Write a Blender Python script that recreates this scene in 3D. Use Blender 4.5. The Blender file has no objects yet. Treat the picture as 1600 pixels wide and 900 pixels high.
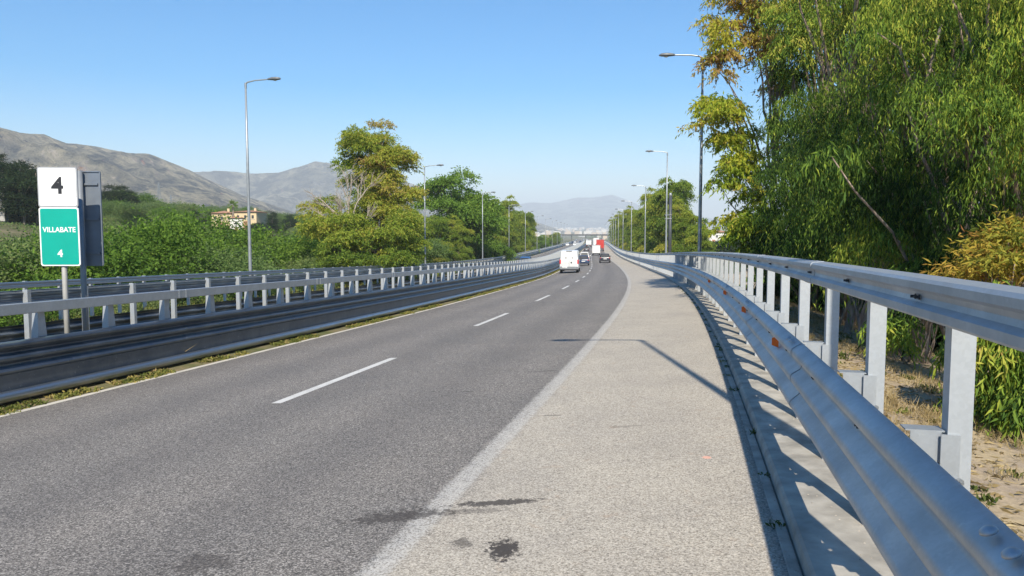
import bpy, math, random
import numpy as np
from mathutils import Matrix, Vector
R = math.radians
scene = bpy.context.scene

# ------------------------------------------------------------------ camera, sky, sun, exposure
CAM_H = 1.898
cam_data = bpy.data.cameras.new('camera')
cam_data.sensor_width = 36.0
cam_data.lens = 36.0 * 1180 / 1600
cam_data.clip_start = 0.05
cam_data.clip_end = 40000
cam = bpy.data.objects.new('camera', cam_data)
cam.location = (0, 0, CAM_H)
cam.rotation_euler = (R(90 - 4.184), 0, 0)
scene.collection.objects.link(cam)
scene.camera = cam

SUN_EL = 42.0
world = bpy.data.worlds.new('World'); scene.world = world; world.use_nodes = True
wn = world.node_tree; wn.nodes.clear()
sky = wn.nodes.new('ShaderNodeTexSky'); sky.sky_type = 'NISHITA'; sky.sun_disc = False
sky.sun_elevation = R(SUN_EL); sky.sun_rotation = R(180)
sky.air_density = 1.0; sky.dust_density = 0.3; sky.ozone_density = 2.6; sky.altitude = 50
hs = wn.nodes.new('ShaderNodeHueSaturation'); hs.inputs['Saturation'].default_value = 1.75
bg = wn.nodes.new('ShaderNodeBackground'); bg.inputs['Strength'].default_value = 0.108
wo = wn.nodes.new('ShaderNodeOutputWorld')
wn.links.new(sky.outputs[0], hs.inputs['Color']); wn.links.new(hs.outputs[0], bg.inputs[0]); wn.links.new(bg.outputs[0], wo.inputs[0])

sd = bpy.data.lights.new('sun', 'SUN'); sd.energy = 5.0; sd.angle = R(0.53); sd.color = (1.0, 0.92, 0.78)
sun = bpy.data.objects.new('sun', sd); sun.rotation_euler = (R(90 - SUN_EL), 0, 0); sun.location = (0, -10, 30)
scene.collection.objects.link(sun)

scene.view_settings.view_transform = 'Standard'
scene.view_settings.look = 'None'
scene.view_settings.exposure = 0.68
scene.view_settings.gamma = 1.0
scene.view_settings.use_curve_mapping = False
scene.render.engine = 'CYCLES'
scene.cycles.max_bounces = 6
scene.cycles.transparent_max_bounces = 6
scene.cycles.volume_bounces = 0

# ------------------------------------------------------------------ the line of the road
KS = [-60, 0, 20, 40, 60, 80, 110, 150, 250, 1000, 2600]
KAP = [.002, .002, .00225, .00161, .00073, .00054, .00057, -.00027, .00003, .00008, 0]
GR = [-.013, -.01302, -.02314, -.02707, -.03055, -.02452, -.01905, -.01031, -.00354, -.0045, 0]
_st = .5
S_ = np.arange(-60, 2600 + _st, _st)
_k = np.interp(S_, KS, KAP); _g = np.interp(S_, KS, GR)
TH_ = -np.concatenate([[0], np.cumsum(_k[:-1] * _st)])
X_ = np.concatenate([[0], np.cumsum(_st * 0 + _k[:-1] * 0)])
i0 = int(60 / _st)
TH_ = TH_ - TH_[i0] + .24211
X_ = np.concatenate([[0], np.cumsum(np.sin(TH_[:-1]) * _st)]); X_ -= X_[i0]
Y_ = np.concatenate([[0], np.cumsum(np.cos(TH_[:-1]) * _st)]); Y_ -= Y_[i0]
Z_ = np.concatenate([[0], np.cumsum(_g[:-1] * _st)]); Z_ -= Z_[i0]
E_ = np.interp(S_, [0, 70, 180, 3000], [.0522, .0522, .02, .02])
def road(s):
    return (np.interp(s, S_, X_), np.interp(s, S_, Y_), np.interp(s, S_, Z_), np.interp(s, S_, TH_), np.interp(s, S_, E_))
def P(s, d, z=0.0):
    """road coordinates (along, to the right, up from the surface) -> world, numpy friendly"""
    x, y, zz, th, e = road(s)
    dd = np.clip(d, -10, 1)
    opp = np.clip((-10.5 - d) / 2.0, 0, 1) * .12
    return np.stack(np.broadcast_arrays(x + d * np.cos(th), y - d * np.sin(th), zz + e * dd - opp + z), -1)
def heading(s): return float(np.interp(s, S_, TH_))

# ------------------------------------------------------------------ helpers
COL = scene.collection
def tag(o, label=None, cat=None, group=None, kind=None):
    if label: o['label'] = label
    if cat: o['category'] = cat
    if group: o['group'] = group
    if kind: o['kind'] = kind
    return o
def empty(name, loc=(0, 0, 0), rz=0.0):
    o = bpy.data.objects.new(name, None); o.location = loc; o.rotation_euler = (0, 0, rz)
    o.empty_display_size = .3; COL.objects.link(o); return o
def copy_tree(o, parent=None):
    c = o.copy(); COL.objects.link(c); c.parent = parent
    for ch in o.children: copy_tree(ch, c)
    return c

class MB:
    def __init__(s): s.v = []; s.f = []; s.n = 0; s.m = []
    def add(s, v, f, mi=0):
        v = np.asarray(v, float).reshape(-1, 3)
        s.v.append(v); s.f += [tuple(int(i) + s.n for i in q) for q in f]; s.m += [mi] * len(f); s.n += len(v)
        return s
    def box(s, x0, x1, y0, y1, z0, z1, mi=0, M=None):
        v = np.array([(x, y, z) for z in (z0, z1) for y in (y0, y1) for x in (x0, x1)], float)
        if M is not None: v = np.array([M @ Vector(p) for p in v])
        return s.add(v, [(0, 2, 3, 1), (4, 5, 7, 6), (0, 1, 5, 4), (2, 6, 7, 3), (0, 4, 6, 2), (1, 3, 7, 5)], mi)
    def hexa(s, b, t, mi=0):
        """b,t: four corners bottom and top, counter clockwise from above"""
        return s.add(list(b) + list(t), [(3, 2, 1, 0), (4, 5, 6, 7), (0, 1, 5, 4), (1, 2, 6, 5), (2, 3, 7, 6), (3, 0, 4, 7)], mi)
    def tube(s, pts, rad, n=8, cap=True, mi=0):
        pts = [Vector(p) for p in pts]
        rad = rad if hasattr(rad, '__len__') else [rad] * len(pts)
        rings = []; prev = None
        for i, p in enumerate(pts):
            t = (pts[min(i + 1, len(pts) - 1)] - pts[max(i - 1, 0)]).normalized()
            if prev is None:
                a = Vector((1, 0, 0)) if abs(t.x) < .9 else Vector((0, 1, 0))
                u = t.cross(a).normalized()
            else:
                u = (prev - t * prev.dot(t)).normalized()
            prev = u; w = t.cross(u)
            rings.append([p + (u * math.cos(2 * math.pi * k / n) + w * math.sin(2 * math.pi * k / n)) * rad[i] for k in range(n)])
        v = [q for r in rings for q in r]; f = []
        for i in range(len(pts) - 1):
            for k in range(n):
                k2 = (k + 1) % n
                f.append((i * n + k, i * n + k2, (i + 1) * n + k2, (i + 1) * n + k))
        if cap:
            f.append(tuple(range(n - 1, -1, -1))); f.append(tuple((len(pts) - 1) * n + k for k in range(n)))
        return s.add(v, f, mi)
    def prism(s, poly, y0, y1, mi=0):
        """poly in (x,z), extruded along y"""
        n = len(poly)
        v = [(x, y0, z) for x, z in poly] + [(x, y1, z) for x, z in poly]
        f = [tuple(range(n)), tuple(range(2 * n - 1, n - 1, -1))] + [(i, i + n, (i + 1) % n + n, (i + 1) % n) for i in range(n)]
        return s.add(v, f, mi)
    def build(s, name, mats, parent=None, smooth=False, angle=None):
        v = np.concatenate(s.v) if s.v else np.zeros((0, 3))
        me = bpy.data.meshes.new(name); me.from_pydata(v.tolist(), [], s.f); me.update()
        mats = mats if isinstance(mats, (list, tuple)) else [mats]
        for m in mats: me.materials.append(m)
        if len(mats) > 1: me.polygons.foreach_set('material_index', s.m)
        if smooth: me.polygons.foreach_set('use_smooth', [True] * len(me.polygons))
        if angle: me.set_sharp_from_angle(angle=R(angle))
        o = bpy.data.objects.new(name, me); COL.objects.link(o)
        if parent: o.parent = parent
        return o

def sweep(mb, slist, prof, closed=False, dfun=None, zfun=None, mi=0):
    """prof: (d,z) points carried along the road"""
    slist = np.asarray(slist, float); n = len(prof); V = []
    for k, (d, z) in enumerate(prof):
        V.append(P(slist, d, z))
    V = np.stack(V, 1).reshape(-1, 3)
    f = []; m = len(slist); q = n if closed else n - 1
    for i in range(m - 1):
        for k in range(q):
            k2 = (k + 1) % n
            f.append((i * n + k, i * n + k2, (i + 1) * n + k2, (i + 1) * n + k))
    if closed:
        f.append(tuple(range(n - 1, -1, -1))); f.append(tuple((m - 1) * n + k for k in range(n)))
    return mb.add(V, f, mi)
def srange(a, b):
    out = [a]; s = a
    while s < b:
        s += .5 if s < 40 else 1.5 if s < 120 else 4 if s < 400 else 15
        out.append(min(s, b))
    return out

# ------------------------------------------------------------------ noise
def _h(ix, iy, seed):
    n = (ix.astype(np.int64) * 374761393 + iy.astype(np.int64) * 668265263 + seed * 1442695041) & 0xffffffff
    n = ((n ^ (n >> 13)) * 1274126177) & 0xffffffff
    return ((n ^ (n >> 16)) & 0xffff) / 65535.0
def vnoise(x, y, seed=0):
    ix = np.floor(x); iy = np.floor(y); fx = x - ix; fy = y - iy
    fx = fx * fx * (3 - 2 * fx); fy = fy * fy * (3 - 2 * fy)
    a = _h(ix, iy, seed); b = _h(ix + 1, iy, seed); c = _h(ix, iy + 1, seed); d = _h(ix + 1, iy + 1, seed)
    return (a * (1 - fx) + b * fx) * (1 - fy) + (c * (1 - fx) + d * fx) * fy
def fbm(x, y, o=5, seed=0, ridged=False):
    r = 0; a = .5
    for i in range(o):
        n = vnoise(x, y, seed + i * 17)
        if ridged: n = 1 - np.abs(2 * n - 1)
        r = r + a * n; a *= .5; x = x * 2.03 + 5.1; y = y * 2.03 + 3.7
    return r
def sstep(a, b, x):
    t = np.clip((x - a) / (b - a), 0, 1); return t * t * (3 - 2 * t)

# ------------------------------------------------------------------ materials
def mat(name):
    m = bpy.data.materials.new(name); m.use_nodes = True; nt = m.node_tree
    return m, nt, nt.nodes['Principled BSDF']
def N(nt, t, **k):
    n = nt.nodes.new(t)
    for a, b in k.items():
        if a in n.inputs: n.inputs[a].default_value = b
        else: setattr(n, a, b)
    return n
def ramp(nt, fac, stops):
    r = nt.nodes.new('ShaderNodeValToRGB'); e = r.color_ramp.elements
    while len(e) < len(stops): e.new(.5)
    for i, (p, c) in enumerate(stops):
        e[i].position = p; e[i].color = (c[0], c[1], c[2], 1) if hasattr(c, '__len__') else (c, c, c, 1)
    nt.links.new(fac, r.inputs[0]); return r.outputs[0]
def noise(nt, scale, detail=3, rough=.55, vec=None, dim='3D'):
    n = nt.nodes.new('ShaderNodeTexNoise'); n.inputs['Scale'].default_value = scale
    n.inputs['Detail'].default_value = detail; n.inputs['Roughness'].default_value = rough
    if vec is None: vec = nt.nodes.new('ShaderNodeTexCoord').outputs['Object']
    nt.links.new(vec, n.inputs['Vector']); return n.outputs[0]
def mixc(nt, fac, a, b, mode='MIX'):
    m = nt.nodes.new('ShaderNodeMix'); m.data_type = 'RGBA'; m.blend_type = mode
    for s, v in ((m.inputs[0], fac), (m.inputs[6], a), (m.inputs[7], b)):
        if hasattr(v, 'links') or hasattr(v, 'is_linked'): nt.links.new(v, s)
        elif hasattr(v, '__len__'): s.default_value = (*v, 1) if len(v) == 3 else v
        else: s.default_value = v if s.type == 'VALUE' else (v, v, v, 1)
    return m.outputs[2]
def math_(nt, op, a, b=None, c=None):
    m = nt.nodes.new('ShaderNodeMath'); m.operation = op
    for i, v in enumerate((a, b, c)):
        if v is None: continue
        if hasattr(v, 'is_linked'): nt.links.new(v, m.inputs[i])
        else: m.inputs[i].default_value = v
    return m.outputs[0]
def bump(nt, b, h, strength=.3, dist=.01):
    n = nt.nodes.new('ShaderNodeBump'); n.inputs['Strength'].default_value = strength; n.inputs['Distance'].default_value = dist
    nt.links.new(h, n.inputs['Height']); nt.links.new(n.outputs[0], b.inputs['Normal'])
def simple(name, col, rough=.6, metal=0, var=.15, scale=3, spec=.5, bmp=0):
    m, nt, b = mat(name)
    nz = noise(nt, scale, 4)
    lo = [c * (1 - var) for c in col]; hi = [min(1, c * (1 + var)) for c in col]
    nt.links.new(ramp(nt, nz, [(.3, lo), (.7, hi)]), b.inputs['Base Color'])
    b.inputs['Roughness'].default_value = rough; b.inputs['Metallic'].default_value = metal
    b.inputs['Specular IOR Level'].default_value = spec
    if bmp: bump(nt, b, nz, bmp, .02)
    return m

def galv(name, base=(.50, .54, .58), metal=.75, rough=.42, dirt=.15):
    m, nt, b = mat(name)
    tc = nt.nodes.new('ShaderNodeTexCoord').outputs['Object']
    v = nt.nodes.new('ShaderNodeTexVoronoi'); v.inputs['Scale'].default_value = 60; nt.links.new(tc, v.inputs['Vector'])
    sp = ramp(nt, v.outputs['Color'], [(.1, [c * .95 for c in base]), (.9, [min(1, c * 1.04) for c in base])])
    n1 = noise(nt, 2.2, 5, .65, tc)
    c = mixc(nt, ramp(nt, n1, [(.35, 0), (.75, dirt * 2)]), sp, (.30, .31, .31))
    n2 = noise(nt, 14, 4, .7, tc)
    c = mixc(nt, ramp(nt, n2, [(.62, 0), (.75, dirt * 1.6)]), c, (.62, .64, .64))
    nt.links.new(c, b.inputs['Base Color'])
    b.inputs['Metallic'].default_value = metal
    nt.links.new(ramp(nt, n1, [(.2, rough - .08), (.8, rough + .14)]), b.inputs['Roughness'])
    bump(nt, b, n2, .06, .004)
    return m
M_galv = galv('galvanised_steel', (.48, .51, .54), .8, .54, .28)
M_post = galv('galvanised_post_steel', (.48, .51, .54), .5, .5, .25)
M_galv2 = galv('dull_galvanised_steel', (.36, .40, .45), .92, .36, .2)
M_old = galv('weathered_steel_beam', (.11, .135, .17), .85, .36, .22)
M_bolt = galv('bolt_steel', (.30, .32, .34), .8, .4, .2)
M_dark = simple('dark_hole', (.03, .035, .04), .7)
M_pole = simple('painted_pole_grey', (.33, .35, .36), .45, .5, .12, 5)
M_lamphead = simple('lamp_head_grey', (.16, .17, .18), .45, .2)
M_lens = simple('lamp_glass', (.45, .45, .42), .2)
M_orange = simple('orange_reflector', (.85, .16, .01), .3, 0, .05)
M_kerb = simple('weathered_concrete', (.34, .315, .27), .9, 0, .3, 4, .2, .3)
M_conc = simple('bridge_concrete', (.10, .105, .11), .9, 0, .1, .5)

def ellipse_mask(nt, tc, cx_, cy_, rx, ry, rot=0, soft=.35, ns=9, amp=.9):
    mp = nt.nodes.new('ShaderNodeMapping'); mp.vector_type = 'TEXTURE'
    mp.inputs['Location'].default_value = (cx_, cy_, 0); mp.inputs['Rotation'].default_value = (0, 0, rot)
    mp.inputs['Scale'].default_value = (rx, ry, 1000)
    nt.links.new(tc, mp.inputs['Vector'])
    ln = nt.nodes.new('ShaderNodeVectorMath'); ln.operation = 'LENGTH'; nt.links.new(mp.outputs[0], ln.inputs[0])
    nz = noise(nt, ns, 6, .72, tc)
    s = math_(nt, 'ADD', ln.outputs['Value'], math_(nt, 'MULTIPLY', math_(nt, 'SUBTRACT', nz, .5), amp * 2.4))
    return math_(nt, 'SUBTRACT', 1.0, math_(nt, 'SMOOTHSTEP', s, 1 - soft, 1) if False else ramp(nt, s, [(max(0, 1 - soft), 0), (1.0, 1)]))

def make_asphalt(name, with_stains=True, shoulder=True, wear=0.0):
    m, nt, b = mat(name)
    tc = nt.nodes.new('ShaderNodeTexCoord').outputs['Object']
    uv = nt.nodes.new('ShaderNodeUVMap'); sx = nt.nodes.new('ShaderNodeSeparateXYZ'); nt.links.new(uv.outputs[0], sx.inputs[0])
    d = sx.outputs[0]; s = sx.outputs[1]
    v = nt.nodes.new('ShaderNodeTexVoronoi'); v.inputs['Scale'].default_value = 105; nt.links.new(tc, v.inputs['Vector'])
    grain = v.outputs['Color']
    sep = nt.nodes.new('ShaderNodeSeparateColor'); nt.links.new(grain, sep.inputs[0])
    fine = noise(nt, 42, 3, .8, tc)
    g = math_(nt, 'ADD', math_(nt, 'MULTIPLY', sep.outputs[0], .6), math_(nt, 'MULTIPLY', fine, .45))
    lane = ramp(nt, g, [(.14, (.032, .030, .029)), (.40, (.122, .112, .101)), (.64, (.218, .20, .178)), (.92, (.50, .465, .42))])
    # lengthwise wheel tracks and broad mottling
    big = noise(nt, .6, 4, .6, tc)
    lane = mixc(nt, .5, lane, ramp(nt, big, [(.3, (.42, .42, .43)), (.7, (.60, .58, .57))]), 'OVERLAY')
    trk = nt.nodes.new('ShaderNodeMath'); trk.operation = 'SINE'
    nt.links.new(math_(nt, 'MULTIPLY', math_(nt, 'ADD', d, .2), 2 * math.pi / 1.82), trk.inputs[0])
    tf = math_(nt, 'MULTIPLY', math_(nt, 'ADD', trk.outputs[0], 1), .10)
    lane = mixc(nt, tf, lane, (.045, .045, .05))
    if shoulder:
        sh = ramp(nt, g, [(.14, (.08, .07, .06)), (.30, (.275, .247, .208)), (.55, (.395, .36, .305)), (.92, (.62, .57, .49))])
        sh = mixc(nt, .55, sh, ramp(nt, noise(nt, .9, 5, .65, tc), [(.28, (.40, .39, .38)), (.72, (.60, .58, .54))]), 'OVERLAY')
        sh = mixc(nt, ramp(nt, noise(nt, 5, 5, .7, tc), [(.60, 0), (.78, .45)]), sh, (.40, .27, .17))
        wob = math_(nt, 'MULTIPLY', math_(nt, 'SUBTRACT', noise(nt, 7, 6, .75, tc), .5), .5)
        e = math_(nt, 'ADD', math_(nt, 'ADD', d, 1.86), wob)
        f = ramp(nt, math_(nt, 'ADD', e, .5), [(.38, 0), (.66, 1)])
        col = mixc(nt, f, lane, sh)
        # the worn right edge line, soaked into the seam between lane and shoulder
        w2 = math_(nt, 'MULTIPLY', math_(nt, 'SUBTRACT', noise(nt, 24, 5, .8, tc), .5), .14)
        dl = math_(nt, 'ABSOLUTE', math_(nt, 'ADD', math_(nt, 'ADD', d, 1.86), w2))
        lm = ramp(nt, dl, [(.07, 1), (.12, 0)])
        wn_ = ramp(nt, math_(nt, 'ADD', math_(nt, 'MULTIPLY', g, .8), math_(nt, 'MULTIPLY', big, .3)), [(.36, .25), (.62, .95)])
        col = mixc(nt, math_(nt, 'MULTIPLY', math_(nt, 'MULTIPLY', lm, wn_), .62), col, (.56, .54, .50))
        # darker strip against the kerb
        e2 = math_(nt, 'ADD', d, math_(nt, 'MULTIPLY', wob, .25))
        f2 = ramp(nt, e2, [(.46, 0), (.56, .7)])
        col = mixc(nt, f2, col, (.11, .10, .09))
        e3 = math_(nt, 'ADD', math_(nt, 'MULTIPLY', d, -.1), math_(nt, 'MULTIPLY', wob, .02))
        f3 = ramp(nt, e3, [(.918, 0), (.935, .75)])
        col = mixc(nt, f3, col, (.25, .21, .15))
    else:
        col = lane
    if with_stains:
        for (a, b_, rx, ry, ro, k, nsz) in ((-.10, 5.62, .36, .07, .05, .85, 22), (-.80, 5.42, .42, .13, .16, .72, 20), (-.30, 5.45, .30, .06, 0, .4, 26),
                                       (-.06, 4.70, .11, .19, 0, .95, 24), (-.33, 4.85, .07, .09, .3, .6, 26), (-2.0, 4.69, .24, .16, 0, .5, 12),
                                       (.52, 11.9, .25, .05, 0, .5, 10), (.45, 8.6, .12, .03, 0, .6, 16), (1.2, 7.9, .2, .05, 0, .3, 16), (-.62, 10.4, .12, .03, 0, .5, 12)):
            k_ = math_(nt, 'MULTIPLY', ellipse_mask(nt, tc, a, b_, rx, ry, ro, .28, nsz, 1.5), k)
            col = mixc(nt, k_, col, (.045, .038, .034))
        k_ = ellipse_mask(nt, tc, 1.73, 6.58, .045, .05, 0, .3, 10, .1)
        col = mixc(nt, math_(nt, 'MULTIPLY', k_, .8), col, (.75, .38, .28))
    nt.links.new(col, b.inputs['Base Color'])
    b.inputs['Roughness'].default_value = .85; b.inputs['Specular IOR Level'].default_value = .35
    bump(nt, b, g, .5, .006)
    return m
M_asph = make_asphalt('road_asphalt')
M_asph2 = make_asphalt('far_carriageway_asphalt', False, False)

def paint(name, col, worn):
    m, nt, b = mat(name)
    tc = nt.nodes.new('ShaderNodeTexCoord').outputs['Object']
    n1 = noise(nt, 60, 4, .8, tc); n2 = noise(nt, 3, 3, .6, tc)
    f = math_(nt, 'ADD', math_(nt, 'MULTIPLY', n1, .8), math_(nt, 'MULTIPLY', n2, .35))
    f = ramp(nt, f, [(worn - .07, 0), (worn + .1, 1)])
    nt.links.new(mixc(nt, f, (.19, .175, .16), col), b.inputs['Base Color'])
    b.inputs['Roughness'].default_value = .7
    return m
M_paint = paint('white_road_paint', (.60, .58, .54), .47)
M_paint_cream = paint('cream_road_paint', (.58, .54, .46), .45)
M_paint_worn = paint('worn_road_paint', (.52, .49, .45), .55)

# ------------------------------------------------------------------ the road surface
def ribbon(name, slist, dlist, z, material, kind='structure', zf=None):
    slist = np.asarray(slist, float); n = len(dlist)
    V = np.stack([P(slist, d, (z if zf is None else zf(d))) for d in dlist], 1).reshape(-1, 3)
    f = [(i * n + k, i * n + k + 1, (i + 1) * n + k + 1, (i + 1) * n + k) for i in range(len(slist) - 1) for k in range(n - 1)]
    me = bpy.data.meshes.new(name); me.from_pydata(V.tolist(), [], f)
    uvl = me.uv_layers.new(name='UVMap')
    UV = np.stack([np.tile(np.asarray(dlist, float), len(slist)), np.repeat(slist, n)], 1)
    li = np.empty(len(me.loops), np.int32); me.loops.foreach_get('vertex_index', li)
    uvl.data.foreach_set('uv', UV[li].ravel().astype(np.float32))
    me.materials.append(material); o = bpy.data.objects.new(name, me); COL.objects.link(o)
    if kind: tag(o, kind=kind)
    return o
SL = srange(-20, 1500)
ribbon('road', SL, [-9.62, -9.0, -8, -7, -6, -5, -4, -3, -2, -1, 0, .62], 0, M_asph)
ribbon('far_road', SL, [-20.3, -18, -15, -13.0], 0, M_asph2)
tag(ribbon('left_edge_line', SL, [-9.22, -9.07], .004, M_paint_cream), kind='structure')
ribbon('far_edge_line', SL, [-19.95, -19.8], .004, M_paint_cream)
ribbon('far_inner_line', SL, [-13.5, -13.35], .004, M_paint_cream)
mb = MB(); mb2 = MB()
s = 9.2 - 10.7 * 2
while s < 700:
    sl = np.linspace(s, s + 4.4, 5)
    sweep(mb, sl, [(-5.56, .004), (-5.41, .004)])
    sweep(mb2, sl, [(-16.7, .004), (-16.55, .004)])
    s += 10.7
tag(mb.build('lane_marking', M_paint), kind='structure'); tag(mb2.build('far_lane_marking', M_paint), kind='structure')

# kerb with a small channel
mb = MB(); sweep(mb, srange(-20, 900), [(.62, -.05), (.645, .06), (.665, .075), (1.0, .08), (1.42, .08), (1.46, -.25)])
tag(mb.build('kerb', M_kerb), kind='structure')
# drain joint line in front of the kerb
mb = MB(); sweep(mb, srange(-20, 300), [(.545, .002), (.553, .005), (.605, .005), (.615, .002)])
tag(mb.build('gutter', M_kerb), kind='structure')

# ------------------------------------------------------------------ ground
def dirt_mat(name, soil, dry, green, sc=1.0, g0=.62):
    m, nt, b = mat(name)
    tc = nt.nodes.new('ShaderNodeTexCoord').outputs['Object']
    n1 = noise(nt, .9 * sc, 6, .7, tc); n2 = noise(nt, 14 * sc, 5, .75, tc); n3 = noise(nt, .35 * sc, 5, .65, tc)
    c = mixc(nt, ramp(nt, n1, [(.38, 0), (.58, 1)]), soil, dry)
    c = mixc(nt, .55, c, ramp(nt, n2, [(.25, (.2, .2, .2)), (.75, (.8, .8, .8))]), 'OVERLAY')
    c = mixc(nt, ramp(nt, n3, [(g0 - .08, 0), (g0 + .08, .85)]), c, green)
    nt.links.new(c, b.inputs['Base Color']); b.inputs['Roughness'].default_value = .95; b.inputs['Specular IOR Level'].default_value = .15
    bump(nt, b, n2, .6, .03); return m
M_verge = dirt_mat('sandy_verge_soil', (.34, .27, .20), (.42, .33, .20), (.12, .13, .05), 1.3, .75)
M_median = dirt_mat('median_grass_soil', (.17, .14, .085), (.24, .19, .10), (.09, .11, .035), 2, .5)
M_ground = dirt_mat('country_ground', (.19, .155, .095), (.23, .19, .10), (.07, .085, .028), .08, .46)

def vz(d):
    return float(np.interp(d, [1.5, 1.9, 3, 4.5, 7, 10], [.06, .04, -.04, -.25, -1.1, -2.3]))
ribbon('verge', srange(-15, 700), [1.5, 1.9, 2.4, 3, 3.6, 4.5, 6, 7, 10], 0, M_verge, zf=vz)
def mz(d): return float(np.interp(d, [-13.05, -12.6, -11.5, -10, -9.45, -9.2], [-.02, .03, .06, .05, .03, -.01]))
ribbon('median_strip', srange(-20, 1400), [-13.05, -12.6, -11.5, -10, -9.45, -9.24], 0, M_median, zf=mz)
def lz(d): return float(np.interp(d, [-27, -24, -21, -20.4], [-2.0, -1.0, -.08, .02]))
ribbon('outer_verge', srange(-20, 1400), [-27, -25.5, -24, -22.5, -21, -20.25], 0, M_median, zf=lz)

def terrain_z(X, Y):
    Yc = np.clip(Y, -50, 2400)
    xc = np.interp(Yc, Y_, X_); zc = np.interp(Yc, Y_, Z_); th = np.interp(Yc, Y_, TH_)
    d = (X - xc) * np.cos(th)
    far = sstep(900, 2500, np.hypot(X, Y))
    # left hillside
    a = -d
    slope = .165 - .00025 * np.clip(Y - 100, 0, 200)
    hill = np.clip(a - 40, 0, 170) * slope
    hill = np.minimum(hill, 15 - .02 * np.clip(Y - 150, 0, 400)) * (1 - sstep(280, 800, Y))
    left = -2.7 + hill + (fbm(X / 35, Y / 35, 4, 3) - .5) * 2.2 * sstep(30, 70, a)
    right = -2.7 - .2 * (fbm(X / 25, Y / 25, 3, 9) - .5)
    z = zc + np.where(d < 0, left, right)
    cor = 1 - sstep(0, 3, np.maximum(np.where(d < 0, -d - 25, d - 8), 0))
    corr_z = zc - 2.75
    z = z * (1 - cor) + (corr_z) * cor
    far_z = -9 + np.clip(np.hypot(X, Y) - 2500, 0, 9000) * .011
    return z * (1 - far) + far_z * far
def sym(a): return np.concatenate([-a[::-1], a[1:]])
gx = sym(np.concatenate([np.arange(0, 60, 2.5), np.arange(60, 260, 5), np.geomspace(260, 12000, 26)]))
gy = np.concatenate([-np.geomspace(3000, 60, 10), np.arange(-50, 60, 2.5), np.arange(60, 350, 5), np.geomspace(350, 14000, 50)])
GX, GY = np.meshgrid(gx, gy); GZ = terrain_z(GX, GY)
mb = MB(); nx = len(gx)
mb.add(np.stack([GX, GY, GZ], -1).reshape(-1, 3), [(j * nx + i, j * nx + i + 1, (j + 1) * nx + i + 1, (j + 1) * nx + i) for j in range(len(gy) - 1) for i in range(nx - 1)])
tag(mb.build('ground', M_ground, smooth=True), kind='structure')
def tz(x, y): return float(terrain_z(np.array([float(x)]), np.array([float(y)]))[0])

# mountains
def mountain(name, prof, r0, r1, base, seed, az0, az1, na, nr, rock, veg, rough=.1, rs=1):
    px = np.array([p[0] for p in prof], float); py = np.array([p[1] for p in prof], float)
    az = np.linspace(az0, az1, na)                   # tan of azimuth
    xs = 800 + az * 1180
    u = np.linspace(0, 1.6, nr)
    A, U = np.meshgrid(az, u)
    rr = r0 + (r1 - r0) * U
    X = rr * A / np.sqrt(1 + A * A) ; Y = rr / np.sqrt(1 + A * A)
    Hh = np.interp(xs, px, (363.7 - py)) / 1180 * (r1 / np.sqrt(1 + az ** 2)) + CAM_H
    rid = np.tile(Hh, (nr, 1))
    prof_u = np.where(U < 1, np.sin(np.clip(U, 0, 1) * math.pi / 2) ** 1.25, 1 - (U - 1) * .6)
    n = fbm(X / (420 * rs), Y / (420 * rs), 6, seed, True) - .5
    n2 = fbm(X / (90 * rs), Y / (90 * rs), 5, seed + 5) - .5
    Z = base + (rid - base) * prof_u + (n * rough * 3.2 * np.clip(U * (1.05 - U) * 4, 0.0, 1) + n2 * rough * .5 * np.clip(U * 4, 0, 1)*np.clip(1.35-U,.25,1)) * np.maximum(rid - base, 30)
    Z = np.minimum(Z, CAM_H + (rid - CAM_H) * np.minimum(rr / r1, 1) * (1 + n2 * rough * .3))
    mb = MB()
    mb.add(np.stack([X, Y, Z], -1).reshape(-1, 3), [(j * na + i, j * na + i + 1, (j + 1) * na + i + 1, (j + 1) * na + i) for j in range(nr - 1) for i in range(na - 1)])
    m, nt, b = mat(name + '_rock')
    tc = nt.nodes.new('ShaderNodeTexCoord').outputs['Object']
    geo = nt.nodes.new('ShaderNodeNewGeometry'); sp = nt.nodes.new('ShaderNodeSeparateXYZ'); nt.links.new(geo.outputs['Normal'], sp.inputs[0])
    nn = noise(nt, .016 / rs, 8, .74, tc); n3 = noise(nt, .007 / rs, 6, .68, tc)
    st = math_(nt, 'ADD', sp.outputs[2], math_(nt, 'MULTIPLY', math_(nt, 'SUBTRACT', nn, .5), .9))
    c = mixc(nt, ramp(nt, st, [(.66, 1), (.80, 0)]), veg, rock)
    c = mixc(nt, ramp(nt, n3, [(.50, 0), (.56, .85)]), c, [v * .5 for v in veg])
    c = mixc(nt, .9, c, ramp(nt, nn, [(.42, (.0, .0, .0)), (.58, (1, 1, 1))]), 'OVERLAY')
    nt.links.new(c, b.inputs['Base Color']); b.inputs['Roughness'].default_value = 1; bump(nt, b, nn, 1.0, 130 * rs); b.inputs['Specular IOR Level'].default_value = 0
    o = mb.build(name, m, smooth=True); return tag(o, kind='structure')
mountain('mountain', [(-900, 215), (-500, 175), (-100, 190), (0, 201), (40, 211), (78, 214), (110, 227), (160, 233), (200, 240), (240, 243), (275, 258), (300, 268), (330, 283), (380, 306), (430, 322), (480, 338), (540, 356), (700, 366)],
         1300, 2900, -12, 4, -1.35, .0, 620, 150, (.72, .58, .45), (.30, .25, .15), .21)
mountain('far_mountain', [(-600, 250), (200, 268), (300, 270), (340, 269), (370, 271), (400, 274), (440, 271), (470, 262), (495, 255), (515, 256), (540, 262), (600, 275), (680, 300), (760, 325), (830, 345), (900, 366)],
         3000, 4600, -12, 31, -1.1, .12, 330, 70, (.68, .56, .46), (.27, .235, .15), .21, 1.4)
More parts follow.
